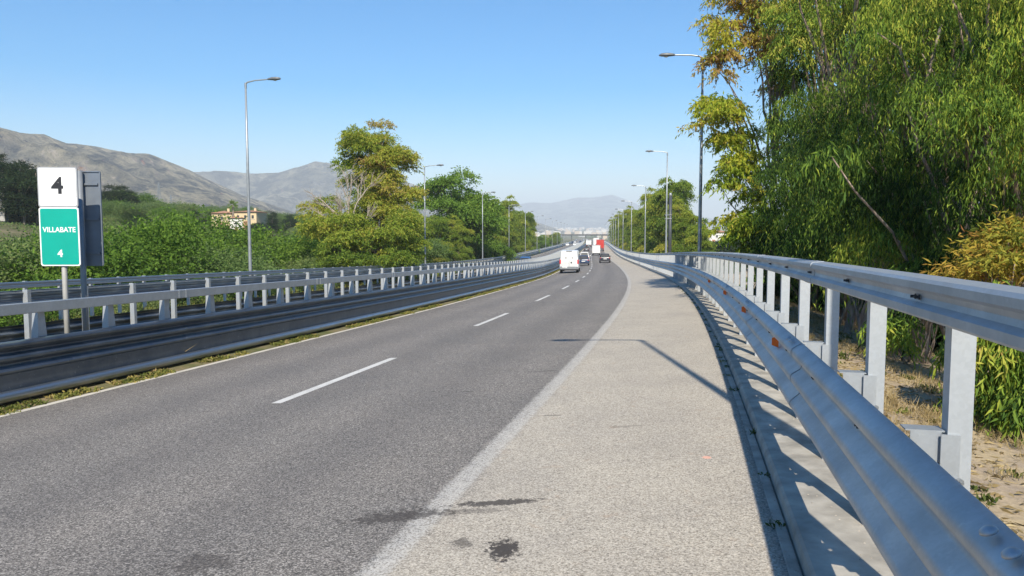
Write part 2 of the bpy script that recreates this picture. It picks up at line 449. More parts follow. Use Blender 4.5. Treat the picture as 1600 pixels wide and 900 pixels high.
mountain('distant_mountain', [(500, 330), (700, 328), (800, 321), (830, 317), (860, 318), (900, 310), (930, 309), (955, 305), (975, 312), (1000, 322), (1040, 330), (1090, 338), (1130, 345), (1250, 340), (1500, 330), (2000, 340)],
         7200, 10500, 40, 57, -.35, 1.1, 380, 50, (.30, .29, .27), (.19, .20, .16), .13, 3)

# ------------------------------------------------------------------ haze
mb = MB(); mb.box(-14500, 16500, -3300, 15000, -60, 620)
hm = bpy.data.materials.new('haze'); hm.use_nodes = True; nt = hm.node_tree; nt.nodes.clear()
pv = nt.nodes.new('ShaderNodeVolumePrincipled'); pv.inputs['Color'].default_value = (.84, .925, 1, 1); pv.inputs['Density'].default_value = .00022
pv.inputs['Anisotropy'].default_value = -.15
oo = nt.nodes.new('ShaderNodeOutputMaterial'); nt.links.new(pv.outputs[0], oo.inputs['Volume'])
tag(mb.build('haze', hm), kind='stuff')

# ------------------------------------------------------------------ guard rails
def smoothprof(pts, n=3):
    """Catmull-Rom through the points"""
    p = [pts[0]] + list(pts) + [pts[-1]]; out = []
    for i in range(1, len(p) - 2):
        for k in range(n):
            t = k / n; a, b, c, d = p[i - 1], p[i], p[i + 1], p[i + 2]
            out.append(tuple(.5 * (2 * b[j] + (c[j] - a[j]) * t + (2 * a[j] - 5 * b[j] + 4 * c[j] - d[j]) * t * t + (3 * b[j] - a[j] - 3 * c[j] + d[j]) * t ** 3) for j in (0, 1)))
    out.append(pts[-1]); return out
BS = 1.0
def thrie(front, sgn, top=.95):
    """closed three-wave beam profile. front: d of the ridges; sgn: +1 when the back lies towards +d"""
    w = [(.083, 0), (.060, -.008), (.010, -.036), (0, -.052), (0, -.075), (.012, -.092), (.075, -.142), (.083, -.158), (.083, -.172), (.072, -.188), (.010, -.222), (0, -.240), (0, -.266),
         (.010, -.284), (.072, -.318), (.083, -.334), (.083, -.348), (.075, -.364), (.012, -.414), (0, -.431), (0, -.454), (.010, -.470), (.060, -.498), (.083, -.506)]
    w = [(front + sgn * a, top + b * BS) for a, b in w]
    back = [(a + sgn * .005, b) for a, b in reversed(w)]
    return w + back
def wrail(front, sgn, top, h=.2):
    """shallow sigma top rail"""
    k = h / .2
    w = [(.10, 0.0), (.012, -.004), (0, -.018), (0, -.055 * k), (.028, -.075 * k), (.034, -.10 * k), (.028, -.125 * k), (0, -.145 * k), (0, -.182 * k), (.012, -.196 * k), (.10, -.2 * k)]
    w = [(front + sgn * a, top + b) for a, b in w]
    back = [(a + sgn * .005, b + (.004 if b < top - h * .9 else -.004 if b > top - h * .1 else 0)) for a, b in reversed(w)]
    return w + back
def beam_mesh(front, sgn, s0, s1, splice=4.5, off=0, top=.95, smax=120):
    mb = MB(); sweep(mb, srange(s0, s1), thrie(front, sgn, top), True)
    s = s0 + off
    while s < smax:                      # lapped ends standing a few millimetres proud
        if s + .32 < s1: sweep(mb, [s, s + .16, s + .32], thrie(front - sgn * .005, sgn, top + .003), True)
        s += splice
    return mb
def cpost(w, dep, z0, z1, t=.007, lip=.022):
    """C section post: web faces the traffic (-y), open at the back"""
    poly = [(-w / 2, 0), (w / 2, 0), (w / 2, dep), (w / 2 - lip, dep), (w / 2 - lip, dep - t), (w / 2 - t, dep - t), (w / 2 - t, t), (-w / 2 + t, t), (-w / 2 + t, dep - t), (-w / 2 + lip, dep - t), (-w / 2 + lip, dep), (-w / 2, dep)]
    n = len(poly); v = [(x, y, z0) for x, y in poly] + [(x, y, z1) for x, y in poly]
    f = [(i, (i + 1) % n, (i + 1) % n + n, i + n) for i in range(n)]
    f += [tuple(n + i for i in (0, 1, 6, 7)), (n + 1, n + 2, n + 5, n + 6), (n + 2, n + 3, n + 4, n + 5), (n + 0, n + 7, n + 8, n + 11), (n + 8, n + 9, n + 10, n + 11)]
    return v, f
def hexbolt(r=.014, l=.03, axis='x'):
    mb = MB(); mb.tube([(0, 0, 0), (l, 0, 0)], r, 6); mb.tube([(l, 0, 0), (l + .018, 0, 0)], r * .55, 6); return mb
def domebolt():
    mb = MB(); mb.tube([(0, 0, 0), (0, 0, .008), (0, 0, .015), (0, 0, .018)], [.026, .024, .014, .002], 12); return mb

def place(o, s, d, z, rz=0): o.location = P(s, d, z).tolist(); o.rotation_euler = (0, 0, -heading(s) + rz); return o

# right hand barrier
BS = 1.12
FR = .785                                 # face of the lower beam
gr = empty('guardrail')
tag(gr, 'tall new galvanised guardrail with open posts along the right edge of the shoulder', 'guardrail')
beam_mesh(FR, 1, -12, 700, 4.5, 13.2 + .75, 1.05).build('beam', M_galv, gr, smooth=True, angle=35)
TR = 1.71
mb = MB(); sweep(mb, srange(-12, 700), wrail(.91, 1, TR, .175), True)
s = 1.9
while s < 60: sweep(mb, [s, s + .34], wrail(.905, 1, TR + .003, .181), True); s += 4.5
mb.build('top_rail', M_galv, gr, smooth=True, angle=30)
pv_, pf_ = cpost(.095, .085, .05, TR - .05)
pmb = MB(); pmb.add(pv_, pf_); post = pmb.build('post', M_post, gr)
smb = MB()   # spacer: folded bracket between beam and post
smb.hexa([(-.135, .012, .78), (-.012, .012, .74), (-.012, .018, .74), (-.135, .018, .78)], [(-.135, .012, .955), (-.012, .012, .955), (-.012, .018, .955), (-.135, .018, .955)])
smb.hexa([(-.155, .012, .955), (.0, .012, .955), (.0, .10, .955), (-.155, .10, .955)], [(-.155, .012, .961), (.0, .012, .961), (.0, .10, .961), (-.155, .10, .961)])
smb.hexa([(-.02, -.012, .70), (.055, -.012, .70), (.055, -.003, .70), (-.02, -.003, .70)], [(-.02, -.012, .95), (.055, -.012, .95), (.055, -.003, .95), (-.02, -.003, .95)])
for a in smb.v: a[:, 0] -= .055; a[:, 2] += .085
spacer = smb.build('spacer', M_galv, post)
bm_ = MB(); bm_.tube([(.0, -.012, .84), (.0, -.035, .84)], .014, 6); bm_.tube([(.0, -.035, .84), (.0, -.055, .84)], .008, 6)
bolt = bm_.build('bolt', M_bolt, post)
PD = 1.105
S0R = 3.52
place(post, S0R, PD, 0)
plist = [S0R + 1.5 * k for k in range(-5, 460)]
near = [q for q in plist if q > -5 and q != S0R][:100 - 1]
for q in near: place(copy_tree(post, gr), q, PD, 0)
far_p = [q for q in plist if q > near[-1] + .5]
def merged(plist, v, f, d, name, m, parent):
    mb = MB(); v = np.array(v)
    for q in plist:
        h = -heading(q); c, s_ = math.cos(h), math.sin(h); o = P(q, d, 0)
        w = np.stack([v[:, 0] * c - v[:, 1] * s_, v[:, 0] * s_ + v[:, 1] * c, v[:, 2]], 1) + o
        mb.add(w, f)
    return tag(mb.build(name, m, parent), kind='stuff')
simple_post = [(x, y, z) for z in (.0, TR - .05) for y in (0, .085) for x in (-.047, .047)]
simple_f = [(0, 1, 5, 4), (1, 3, 7, 5), (3, 2, 6, 7), (2, 0, 4, 6), (4, 5, 7, 6)]
merged(far_p, simple_post, simple_f, PD, 'far_posts', M_post, gr)
# dark bolt slots / bolts on rails
BS = 1.0
bo = hexbolt(.012, .004).build('bolt', M_dark, gr)
first = True
for k in range(26):
    q = S0R + 1.5 * k + .04
    for dq in (0, .055):
        o = bo if first else bo.copy()
        if not first: COL.objects.link(o); o.parent = gr
        first = False
        place(o, q + dq, .938, TR - .088, math.pi)
for k in range(22):
    q = S0R + .75 * 1 + 1.5 * k
    o = bo.copy(); COL.objects.link(o); o.parent = gr; place(o, q, .869, 1.05 - .17, math.pi)
    o = bo.copy(); COL.objects.link(o); o.parent = gr; place(o, q + .05, .869, 1.05 - .17, math.pi)
db = domebolt().build('splice_bolt', M_galv, gr, smooth=True); first = True
for s_ in [2.1 + 4.5 * k for k in range(7)]:
    for (dq, dd, zz) in ((.07, .812, 1.054 - .008), (.23, .812, 1.054 - .008)):
        o = db if first else db.copy()
        if not first: COL.objects.link(o); o.parent = gr
        first = False
        place(o, s_ + dq, dd, zz); o.rotation_euler = (0, R(-25), o.rotation_euler.z)
for s_ in (7.9, 11.9, 16.4, 22.4):
    rm = MB(); rm.hexa([(-.065, -.006, -.035), (.0, -.006, -.06), (.0, .006, -.06), (-.065, .006, -.035)], [(-.065, -.006, .035), (.0, -.006, .06), (.0, .006, .06), (-.065, .006, .035)])
    rf = rm.build('reflector', M_orange, gr); place(rf, s_, FR + .066, 1.05 - .165)

# barriers of the median
def median_barrier(label, front, sgn, dpost, z_off, s0, s1, top, style, name='guardrail', zbase=0):
    g = empty(name); tag(g, label, 'guardrail')
    mb = beam_mesh(front, sgn, s0, s1, 4.5, 1.2, .95 + z_off); mb.build('beam', M_old, g, smooth=True, angle=35)
    mb = MB()
    if style == 'box':
        prof = [(front + sgn * .02, top - .165), (front + sgn * .015, top - .155), (front + sgn * .015, top - .012), (front + sgn * .03, top), (front + sgn * .13, top), (front + sgn * .13, top - .165)]
        if sgn < 0: prof = prof[::-1]
        sweep(mb, srange(s0, s1), prof, True)
        s = s0 + 1
        while s < 120:
            sweep(mb, [s, s + .05], [(a + (-.006 * sgn if abs(a - front) < .05 else 0), b) for a, b in prof], True)
            sweep(mb, [s + .22, s + .27], [(a + (-.006 * sgn if abs(a - front) < .05 else 0), b) for a, b in prof], True); s += 6
        mb.build('top_rail', M_galv, g)
        # tapered post
        x0 = -.10; v = [(x0, -.06, 0), (.07, -.06, 0), (.07, .24, 0), (x0, .24, 0), (-.05, .02, top - .02), (.05, .02, top - .02), (.05, .12, top - .02), (-.05, .12, top - .02)]
        f = [(0, 1, 5, 4), (1, 2, 6, 5), (2, 3, 7, 6), (3, 0, 4, 7), (4, 5, 6, 7)]
    else:
        sweep(mb, srange(s0, s1), wrail(front, sgn, top, .20), True)
        mb.build('top_rail', M_galv2, g, smooth=True, angle=30)
        mb = MB(); sweep(mb, srange(s0, s1), [(dpost - .07, top - .02), (dpost - .03, top - .02), (dpost - .03, top - .05), (dpost - .07, top - .05)][::1], True)
        mb.build('rear_bar', M_galv, g)
        v, f = cpost(.11, .085, 0, top + .015)
    pm = MB(); pm.add(v, f); post = pm.build('post', M_post, g)
    q0 = s0 + .7; ql = [q0 + 1.5 * k for k in range(int((s1 - q0) / 1.5))]
    place(post, ql[0], dpost, 0); vis = [q for q in ql if q > 3][:99]
    for q in vis: place(copy_tree(post, g), q, dpost, 0)
    merged([q for q in ql if q > vis[-1] + .5], v, f, dpost, 'far_posts', M_post, g)
    return g
g1 = median_barrier('grey median guardrail with tapered posts and a low pipe beside the left edge line', -9.68, -1, -9.86, 0, -6, 900, 1.50, 'box')
mb = MB(); sl = srange(-6, 900)
ring = [(-9.62 + .085 * math.cos(a), .16 + .085 * math.sin(a)) for a in np.linspace(0, 2 * math.pi, 13)[:-1]]
sweep(mb, sl, ring, True); mb.build('low_pipe', M_galv2, g1, smooth=True)
mb = MB(); sweep(mb, sl, [(-9.72, .0), (-9.72, .47), (-9.735, .47), (-9.735, .0)], True); mb.build('backing_plate', M_old, g1)
g2 = median_barrier('second median guardrail seen from behind, just past the VILLABATE sign poles', -12.72, 1, -12.50, 0, -8, 900, 1.62, 'sigma')
g3 = median_barrier('farthest guardrail in front of the left trees, lining the opposite carriageway', -20.48, -1, -20.66, 0, -10, 900, 1.35, 'sigma')
# ------------------------------------------------------------------ street lamps
def make_lamp(label):
    H = 10.45
    g = empty('street_lamp'); tag(g, label, 'street lamp', 'street lamps along the motorway')
    mb = MB(); mb.tube([(0, 0, -.4), (0, 0, .0), (0, 0, 2), (0, 0, 6), (0, 0, H)], [.092, .09, .082, .066, .045], 12); mb.build('pole', M_pole, g, smooth=True)
    mb = MB(); mb.box(-.07, .07, -.105, -.08, .5, .85); mb.build('access_door', M_pole, g)
    mb = MB(); mb.tube([(0, 0, H - .25), (0, 0, H + .02)], .058, 10)
    mb.tube([(0, 0, H - .02), (-.12, 0, H + .05), (-.5, 0, H + .12), (-1.30, 0, H + .16)], [.045, .036, .032, .03], 8); mb.build('arm', M_pole, g, smooth=True, angle=40)
    mb = MB(); pts = []; rings = []
    n = 12
    for (x, w, zt, zb) in ((-1.20, .05, .045, -.045), (-1.30, .085, .07, -.05), (-1.46, .125, .10, -.06), (-1.62, .14, .105, -.06), (-1.78, .115, .085, -.05), (-1.87, .06, .05, -.03), (-1.90, .01, .01, -.01)):
        rings.append([(x, w * math.cos(a), H + .16 + (zt if math.sin(a) > 0 else -zb) * math.sin(a)) for a in np.linspace(0, 2 * math.pi, n + 1)[:-1]])
    v = [q for r in rings for q in r]; f = [(i * n + k, i * n + (k + 1) % n, (i + 1) * n + (k + 1) % n, (i + 1) * n + k) for i in range(len(rings) - 1) for k in range(n)] + [tuple(range(n))[::-1], tuple((len(rings) - 1) * n + k for k in range(n))]
    mb.add(v, f); h = mb.build('lamp_head', M_lamphead, g, smooth=True)
    mb = MB(); mb.tube([(-1.58, 0, H + .105), (-1.58, 0, H + .075)], [.10, .07], 12); mb.build('lens', M_lens, h)
    return g
lamp = make_lamp('nearest right street lamp, its pole shaded dark by the trees')
place(lamp, 34.6, 1.28, -.25)
ords = ['second', 'third', 'fourth', 'fifth', 'sixth', 'seventh', 'eighth', 'ninth', 'tenth', 'eleventh', 'twelfth']
l0 = copy_tree(lamp); place(l0, 4.0, 1.76, 0); l0['label'] = 'street lamp whose pole and arm cast the long shadow over the shoulder'
for k in range(11):
    l = copy_tree(lamp); place(l, 68 + 35 * k, 1.6, .03); l['label'] = '%s street lamp along the right guardrail, counted away from the camera' % ords[k]
for k in range(11):
    l = copy_tree(lamp); place(l, 35.8 + 35.4 * k, -20.95, .32 if k == 0 else .1, math.pi)
    l['label'] = ('tall street lamp rising between the sign and the eucalyptus, closest on the left' if k == 0 else '%s street lamp beyond the left carriageway, counted away from the camera' % ords[k - 1])
l0['group'] = lamp['group']

# dark mast with camera bands on the right
g = empty('camera_mast'); tag(g, 'dark mast with pale bands in front of the right tree row', 'mast')
mb = MB(); mb.tube([(0, 0, -.5), (0, 0, 7.1)], [.17, .15], 12); mb.build('pole', simple('dark_mast_paint', (.05, .055, .06), .5), g, smooth=True)
mb = MB(); mb.box(-.5, .12, -.2, .2, 4.95, 5.02); mb.box(-.5, .12, -.2, .2, 5.3, 5.36); mb.build('bracket', M_pole, g)
mb = MB(); mb.tube([(0, 0, 7.1), (0, 0, 7.4)], [.16, .10], 12); mb.build('mast_cap', M_pole, g, smooth=True)
place(g, 73, 2.3, 0)

# small stake and round sign in the distance behind the right rail
g = empty('marker_post'); tag(g, 'thin pale marker post standing in front of the dry field', 'post'); 
mb = MB(); mb.box(-.05, .05, -.05, .05, -.5, 1.9); mb.build('stake', simple('pale_stake', (.5, .48, .42), .8), g)
mb = MB(); mb.box(-.12, .12, -.06, .06, 1.9, 2.0); mb.build('cap', simple('stake_cap', (.45, .44, .4), .8), g); g.location = (15.6, 56, tz(15.6, 56) + .6)

# ------------------------------------------------------------------ signs
M_signwhite = simple('reflective_white', (.82, .82, .80), .4, 0, .03)
M_signgreen = simple('reflective_green', (.0, .34, .26), .4, 0, .04)
M_black = simple('sign_black', (.02, .02, .025), .5)
M_alu = simple('sign_back_aluminium', (.20, .23, .27), .5, .5, .12, 4)
M_signpole = simple('sign_pole_concrete_grey', (.42, .41, .38), .6, .2)
def text_part(name, txt, size, x, z, y, material, parent, bold=0.0, sx=1.0):
    cu = bpy.data.curves.new(name, 'FONT'); cu.body = txt; cu.size = size; cu.align_x = 'CENTER'; cu.align_y = 'CENTER'
    cu.extrude = .0015; cu.offset = bold
    t = bpy.data.objects.new(name, cu); COL.objects.link(t)
    bpy.context.view_layer.update()
    me = bpy.data.meshes.new_from_object(t); bpy.data.objects.remove(t)
    n = len(me.vertices); co = np.empty(n * 3); me.vertices.foreach_get('co', co); co = co.reshape(-1, 3)
    out = np.stack([co[:, 0] * sx + x, np.full(n, y) - co[:, 2], co[:, 1] + z], 1)
    me.vertices.foreach_set('co', out.ravel()); me.update(); me.materials.clear(); me.materials.append(material)
    o = bpy.data.objects.new(name, me); COL.objects.link(o); o.parent = parent; return o
def rrect(w, h, r, n=5):
    out = []
    for (cx_, cz_, a0) in ((w / 2 - r, h / 2 - r, 0), (-w / 2 + r, h / 2 - r, 90), (-w / 2 + r, -h / 2 + r, 180), (w / 2 - r, -h / 2 + r, 270)):
        for k in range(n + 1):
            a = R(a0 + 90 * k / n); out.append((cx_ + r * math.cos(a), cz_ + r * math.sin(a)))
    return out
def panel(name, w, h, zc, border_m, face_m, parent, r=.04, bw=.022):
    o = MB(); o.prism([(x, z + zc) for x, z in rrect(w, h, r)][::1], -.012, .012); p = o.build(name, border_m, parent)
    o = MB(); o.prism([(x, z + zc) for x, z in rrect(w - 2 * bw, h - 2 * bw, r * .8)], -.016, -.0125); q = o.build('face', face_m, p)
    return p, q
sg = empty('distance_sign'); tag(sg, 'road sign with white 4 panel above a green VILLABATE 4 panel', 'road sign')
sY = 13.3; sx0 = -(800 - 95.5) / 1180 * sY
s_sign = sY / .985; gz = float(P(12, -11)[2])
sg.location = (sx0, sY, gz); sg.rotation_euler = (0, 0, R(4))
zt = CAM_H + (363.7 - 262) * sY / 1180 - gz; zb = CAM_H + (363.7 - 415.5) * sY / 1180 - gz
hW = (zt - zb) * .405; W = 59.5 / 1180 * sY
p1, f1 = panel('number_panel', W, hW - .004, zt - hW / 2, simple('sign_grey_rim', (.35, .36, .38), .5), M_signwhite, sg)
mb = MB(); mb.box(-W / 2 + .03, W / 2 - .03, -.0185, -.0165, zt - hW + .19, zt - hW + .196); mb.build('seam', M_alu, p1)
text_part('numeral', '4', .40, 0, zt - hW / 2 + .012, -.018, M_black, p1, .010)
hG = (zt - zb) * .595
p2, f2 = panel('name_panel', W, hG - .004, zb + hG / 2, M_signwhite, M_signgreen, sg)
text_part('lettering', 'VILLABATE', .125, 0, zb + hG * .615, -.018, M_signwhite, p2, .0022, .92)
text_part('numeral', '4', .17, .0, zb + hG * .21, -.018, M_signwhite, p2, .006)
mb = MB(); mb.tube([(.02, .06, -.3), (.02, .06, zt - .1)], .045, 12); mb.build('pole', M_signpole, sg, smooth=True)
mb = MB()
for z in (zb + .15, zb + .8, zt - .2): mb.box(-.2, .22, .012, .055, z, z + .03)
mb.build('bracket', M_alu, sg)
sg2 = empty('reversed_sign'); tag(sg2, 'grey back of a road sign turned away, right behind the VILLABATE sign', 'road sign')
sY2 = 13.98; sg2.location = (-7.89, sY2, float(P(14, -11.3)[2])); sg2.rotation_euler = (0, 0, R(-1))
g2z = sg2.location.z; zt2 = CAM_H + (363.7 - 268) * sY2 / 1180 - g2z; zb2 = CAM_H + (363.7 - 415.5) * sY2 / 1180 - g2z
mb = MB(); mb.prism([(x, z + (zt2 + zb2) / 2) for x, z in rrect(.62, zt2 - zb2, .03)], .05, .062); pp = mb.build('panel', M_alu, sg2)
mb = MB(); mb.box(.295, .313, .028, .05, zb2 + .02, zt2 - .02); mb.box(-.313, -.295, .028, .05, zb2 + .02, zt2 - .02); mb.box(-.29, .29, .03, .05, zt2 - .02, zt2 - .003); mb.build('rim', M_alu, pp)
mb = MB()
for z in (zt2 - .26, zt2 - .90, zb2 + .22): mb.box(-.26, .26, .018, .0495, z, z + .035)
mb.build('bracket', M_alu, sg2)
mb = MB(); mb.tube([(-.03, -.04, -.3), (-.03, -.04, zt2 + .0)], .05, 12); mb.build('pole', simple('sign_pole_grey', (.25, .27, .29), .5, .3), sg2, smooth=True)
#PART2
# ------------------------------------------------------------------ foliage
def leaf_mat(name, stops, trans=.3, rough=.65, gloss=.12):
    m, nt, b = mat(name)
    at = nt.nodes.new('ShaderNodeAttribute'); at.attribute_name = 'tone'
    c = ramp(nt, at.outputs['Fac'], stops)
    nt.links.new(c, b.inputs['Base Color']); b.inputs['Roughness'].default_value = rough; b.inputs['Specular IOR Level'].default_value = gloss
    tr = nt.nodes.new('ShaderNodeBsdfTranslucent'); nt.links.new(c, tr.inputs[0])
    mx = nt.nodes.new('ShaderNodeMixShader'); mx.inputs[0].default_value = trans
    nt.links.new(b.outputs[0], mx.inputs[1]); nt.links.new(tr.outputs[0], mx.inputs[2])
    nt.links.new(mx.outputs[0], nt.nodes['Material Output'].inputs[0]); return m
M_euc = leaf_mat('eucalyptus_leaves', [(0, (.022, .05, .014)), (.25, (.07, .14, .025)), (.48, (.20, .30, .04)), (.7, (.44, .47, .065)), (1, (.52, .38, .11))], .30)
M_eucy = leaf_mat('yellowing_eucalyptus_leaves', [(0, (.14, .24, .03)), (.35, (.36, .44, .045)), (.6, (.56, .52, .07)), (.8, (.50, .34, .11)), (1, (.34, .20, .10))], .5)
M_far = leaf_mat('tree_leaves', [(0, (.05, .10, .02)), (.3, (.16, .25, .035)), (.6, (.34, .40, .055)), (.85, (.50, .43, .08)), (1, (.40, .26, .10))], .45)
M_green = leaf_mat('green_tree_leaves', [(0, (.05, .11, .02)), (.5, (.17, .29, .04)), (1, (.34, .43, .07))], .45)
M_shrub = leaf_mat('scrub_leaves', [(0, (.05, .10, .03)), (.5, (.14, .22, .065)), (1, (.26, .30, .11))], .4)
M_pine = leaf_mat('dark_pine_needles', [(0, (.012, .028, .012)), (1, (.04, .065, .022))], .12)
M_orangeleaf = leaf_mat('golden_leaves', [(0, (.12, .17, .03)), (.35, (.36, .34, .05)), (.7, (.48, .34, .06)), (1, (.34, .15, .05))], .4)
M_dry = leaf_mat('dry_grass_blades', [(0, (.20, .15, .07)), (.6, (.38, .29, .14)), (1, (.50, .41, .24))], .2)
M_weed = leaf_mat('weed_leaves', [(0, (.06, .09, .02)), (.5, (.15, .17, .04)), (.8, (.34, .28, .08)), (1, (.40, .30, .14))], .25)
def bark(name, a, b_):
    m, nt, b = mat(name)
    tc = nt.nodes.new('ShaderNodeTexCoord').outputs['Object']
    mp = nt.nodes.new('ShaderNodeMapping'); mp.inputs['Scale'].default_value = (1, 1, .18); nt.links.new(tc, mp.inputs[0])
    n = noise(nt, 9, 6, .7, mp.outputs[0]); nt.links.new(ramp(nt, n, [(.35, a), (.62, b_)]), b.inputs['Base Color'])
    b.inputs['Roughness'].default_value = .9; bump(nt, b, n, .5, .03); return m
M_bark = bark('eucalyptus_bark', (.13, .085, .06), (.36, .29, .23))
M_deadwood = bark('dead_bare_wood', (.22, .18, .15), (.44, .38, .31))
M_twig = bark('twig_bark', (.16, .11, .08), (.30, .23, .17))

def leaves_mesh(name, base, dirv, length, width, tone, rng, material, parent=None, flat=None, bend=.25):
    """diamond shaped leaves, slightly folded and bent: 4 vertices each"""
    n = len(base)
    dirv = dirv / (np.linalg.norm(dirv, axis=1, keepdims=True) + 1e-9)
    r = rng.normal(size=(n, 3)); side = np.cross(dirv, r); side /= (np.linalg.norm(side, axis=1, keepdims=True) + 1e-9)
    nor = np.cross(side, dirv)
    L = length[:, None]; W = width[:, None]
    a = base; mid = base + dirv * L * .42 + nor * L * bend * .3
    tip = base + dirv * L - nor * L * bend * .15; tip[:, 2] -= (length * bend * .4)
    V = np.stack([a, mid + side * W * .5, tip, mid - side * W * .5], 1).reshape(-1, 3)
    me = bpy.data.meshes.new(name)
    me.vertices.add(4 * n); me.vertices.foreach_set('co', V.ravel().astype(np.float32))
    me.loops.add(4 * n); me.loops.foreach_set('vertex_index', np.arange(4 * n, dtype=np.int32))
    me.polygons.add(n); me.polygons.foreach_set('loop_start', np.arange(0, 4 * n, 4, dtype=np.int32))
    me.update(calc_edges=True)
    at = me.attributes.new('tone', 'FLOAT', 'FACE'); at.data.foreach_set('value', np.clip(tone, 0, 1).astype(np.float32))
    me.materials.append(material)
    o = bpy.data.objects.new(name, me); COL.objects.link(o)
    if parent: o.parent = parent
    return o
def unit(rng, n):
    v = rng.normal(size=(n, 3)); return v / np.linalg.norm(v, axis=1, keepdims=True)

def clump_leaves(rng, clumps, dens, ll, lw, weep, per=12, slen=.8, tone_sp=.10, flatten=.8):
    """clumps: rows (x,y,z,r,tone). returns arrays. Leaves hang on drooping twigs spread in each clump"""
    B = []; D = []; T = []
    for (x, y, z, r, tn) in clumps:
        ns = max(6, int(dens * r * r)); u = unit(rng, ns)
        u[:, 2] = np.where(u[:, 2] < -.35, -u[:, 2] * .6, u[:, 2])
        rad = r * rng.uniform(.12, 1, ns) ** .38
        o = np.array([x, y, z]) + u * rad[:, None] * np.array([1, 1, flatten])
        st = tn + rng.normal(0, tone_sp * .6, ns)
        sl = slen * rng.uniform(.5, 1.25, ns)
        t = np.linspace(.05, 1, per)[None, :, None]
        out = u.copy(); out[:, 2] = out[:, 2] * .5 + .15
        p = o[:, None] + out[:, None] * (sl[:, None, None] * t * (1 - weep * .45)) ; p[..., 2] -= (weep * sl[:, None] * (t[..., 0] ** 1.7))
        p = p + rng.normal(0, .035 * slen, p.shape)
        down = np.zeros_like(p); down[..., 2] = -1
        dv = out[:, None] * (1 - weep) * .8 + down * weep * 1.1 + rng.normal(0, .42, p.shape)
        B.append(p.reshape(-1, 3)); D.append(dv.reshape(-1, 3)); T.append((st[:, None] + rng.normal(0, tone_sp, (ns, per))).ravel())
    B = np.concatenate(B); D = np.concatenate(D); T = np.concatenate(T); n = len(B)
    return B, D, ll * rng.uniform(.6, 1.25, n), lw * rng.uniform(.7, 1.25, n), T

def limb(mb, a, b_, r0, r1, rng, n=6, wob=.08, k=5):
    a = np.array(a, float); b_ = np.array(b_, float); L = np.linalg.norm(b_ - a)
    pts = []
    for i in range(k + 1):
        t = i / k; p = a + (b_ - a) * t; p[2] += math.sin(t * math.pi) * L * .06
        if 0 < i < k: p += rng.normal(0, wob * L / k, 3)
        pts.append(p)
    mb.tube(pts, [r0 + (r1 - r0) * (i / k) for i in range(k + 1)], n); return pts

def make_trunk(rng, h, r, clumps, base=(0, 0, 0), fork=.35, lean=(0, 0), nlim=None, m=None, parent=None, rmin=.02, name='trunk'):
    mb = MB(); base = np.array(base, float)
    k = 6; pts = [base + np.array([lean[0] * (i / k) ** 1.3 + (rng.normal(0, .12) if i else 0), lean[1] * (i / k) ** 1.3 + (rng.normal(0, .12) if i else 0), -.5 * (i == 0) + h * i / k]) for i in range(k + 1)]
    mb.tube(pts, [r * (1.25 if i == 0 else 1 - .8 * i / k) for i in range(k + 1)], 9)
    cl = list(clumps); rng.shuffle(cl)
    for c in cl[:nlim or len(cl)]:
        zf = np.clip((c[2] - base[2]) * rng.uniform(.35, .75) / h, .12, .95); i = zf * k; j = int(i); q = pts[j] + (pts[min(j + 1, k)] - pts[j]) * (i - j)
        d = math.dist(q, c[:3])
        limb(mb, q, np.array(c[:3]), max(.02, min(r * .42, .022 * d + .02)), rmin, rng, 5)
    return mb.build(name, m or M_bark, parent, smooth=True)

def blob_clumps(rng, n, env, rmin, rmax, tone, tsp, shell=.5):
    """env: ellipsoids (cx,cy,cz,rx,ry,rz[,tone])"""
    out = []
    w = np.array([e[3] * e[4] * e[5] for e in env]) ** .67; w /= w.sum()
    for _ in range(n):
        e = env[rng.choice(len(env), p=w)]; u = unit(rng, 1)[0]; rr = rng.uniform(shell ** 3, 1) ** (1 / 3)
        tt = e[6] if len(e) > 6 else tone
        out.append((e[0] + u[0] * e[3] * rr, e[1] + u[1] * e[4] * rr, e[2] + u[2] * e[5] * rr, rng.uniform(rmin, rmax), tt + rng.normal(0, tsp)))
    return out

# --- distant tree prototypes, built at the origin
def far_tree_proto(seed, h, w, kind, tone, label, cat='tree'):
    rng = np.random.default_rng(seed)
    env = []
    if kind == 'euc':
        k = 8
        for i in range(k):
            t = i / (k - 1); a = rng.uniform(0, 6.28); rr = w * (.62 - .30 * t) * rng.uniform(.4, .9)
            env.append((math.cos(a) * rr, math.sin(a) * rr, h * (.16 + .70 * t), w * rng.uniform(.32, .5), w * rng.uniform(.32, .5), h * rng.uniform(.12, .17), tone + rng.normal(0, .12)))
        env.append((0, 0, h * .5, w * .5, w * .5, h * .38)); 
    else:
        env.append((0, 0, h * .62, w * .8, w * .8, h * .34))
        for i in range(6):
            a = i * 1.05 + rng.uniform(0, .6)
            env.append((math.cos(a) * w * .55, math.sin(a) * w * .55, h * rng.uniform(.28, .62), w * .42, w * .42, h * .18, tone + rng.normal(0, .08)))
    cl = blob_clumps(rng, 95, env, w * .13, w * .25, tone, .08, .55)
    g = empty(label[0]); tag(g, label[1], cat, label[2])
    sc = w / 4.0
    B, D, L, W, T = clump_leaves(rng, cl, 165 / (sc * sc), .25 * sc, .10 * sc, .55 if kind == 'euc' else .25, 7, 1.0 * sc, .09)
    make_trunk(rng, h * .8, .022 * h, cl, m=M_bark, parent=g, nlim=26, rmin=.03)
    leaves_mesh('crown', B, D, L, W, T, rng, M_far if kind == 'euc' else M_green, g)
    return g
GL = 'trees along the left side of the motorway'; GRt = 'trees along the right side of the motorway'
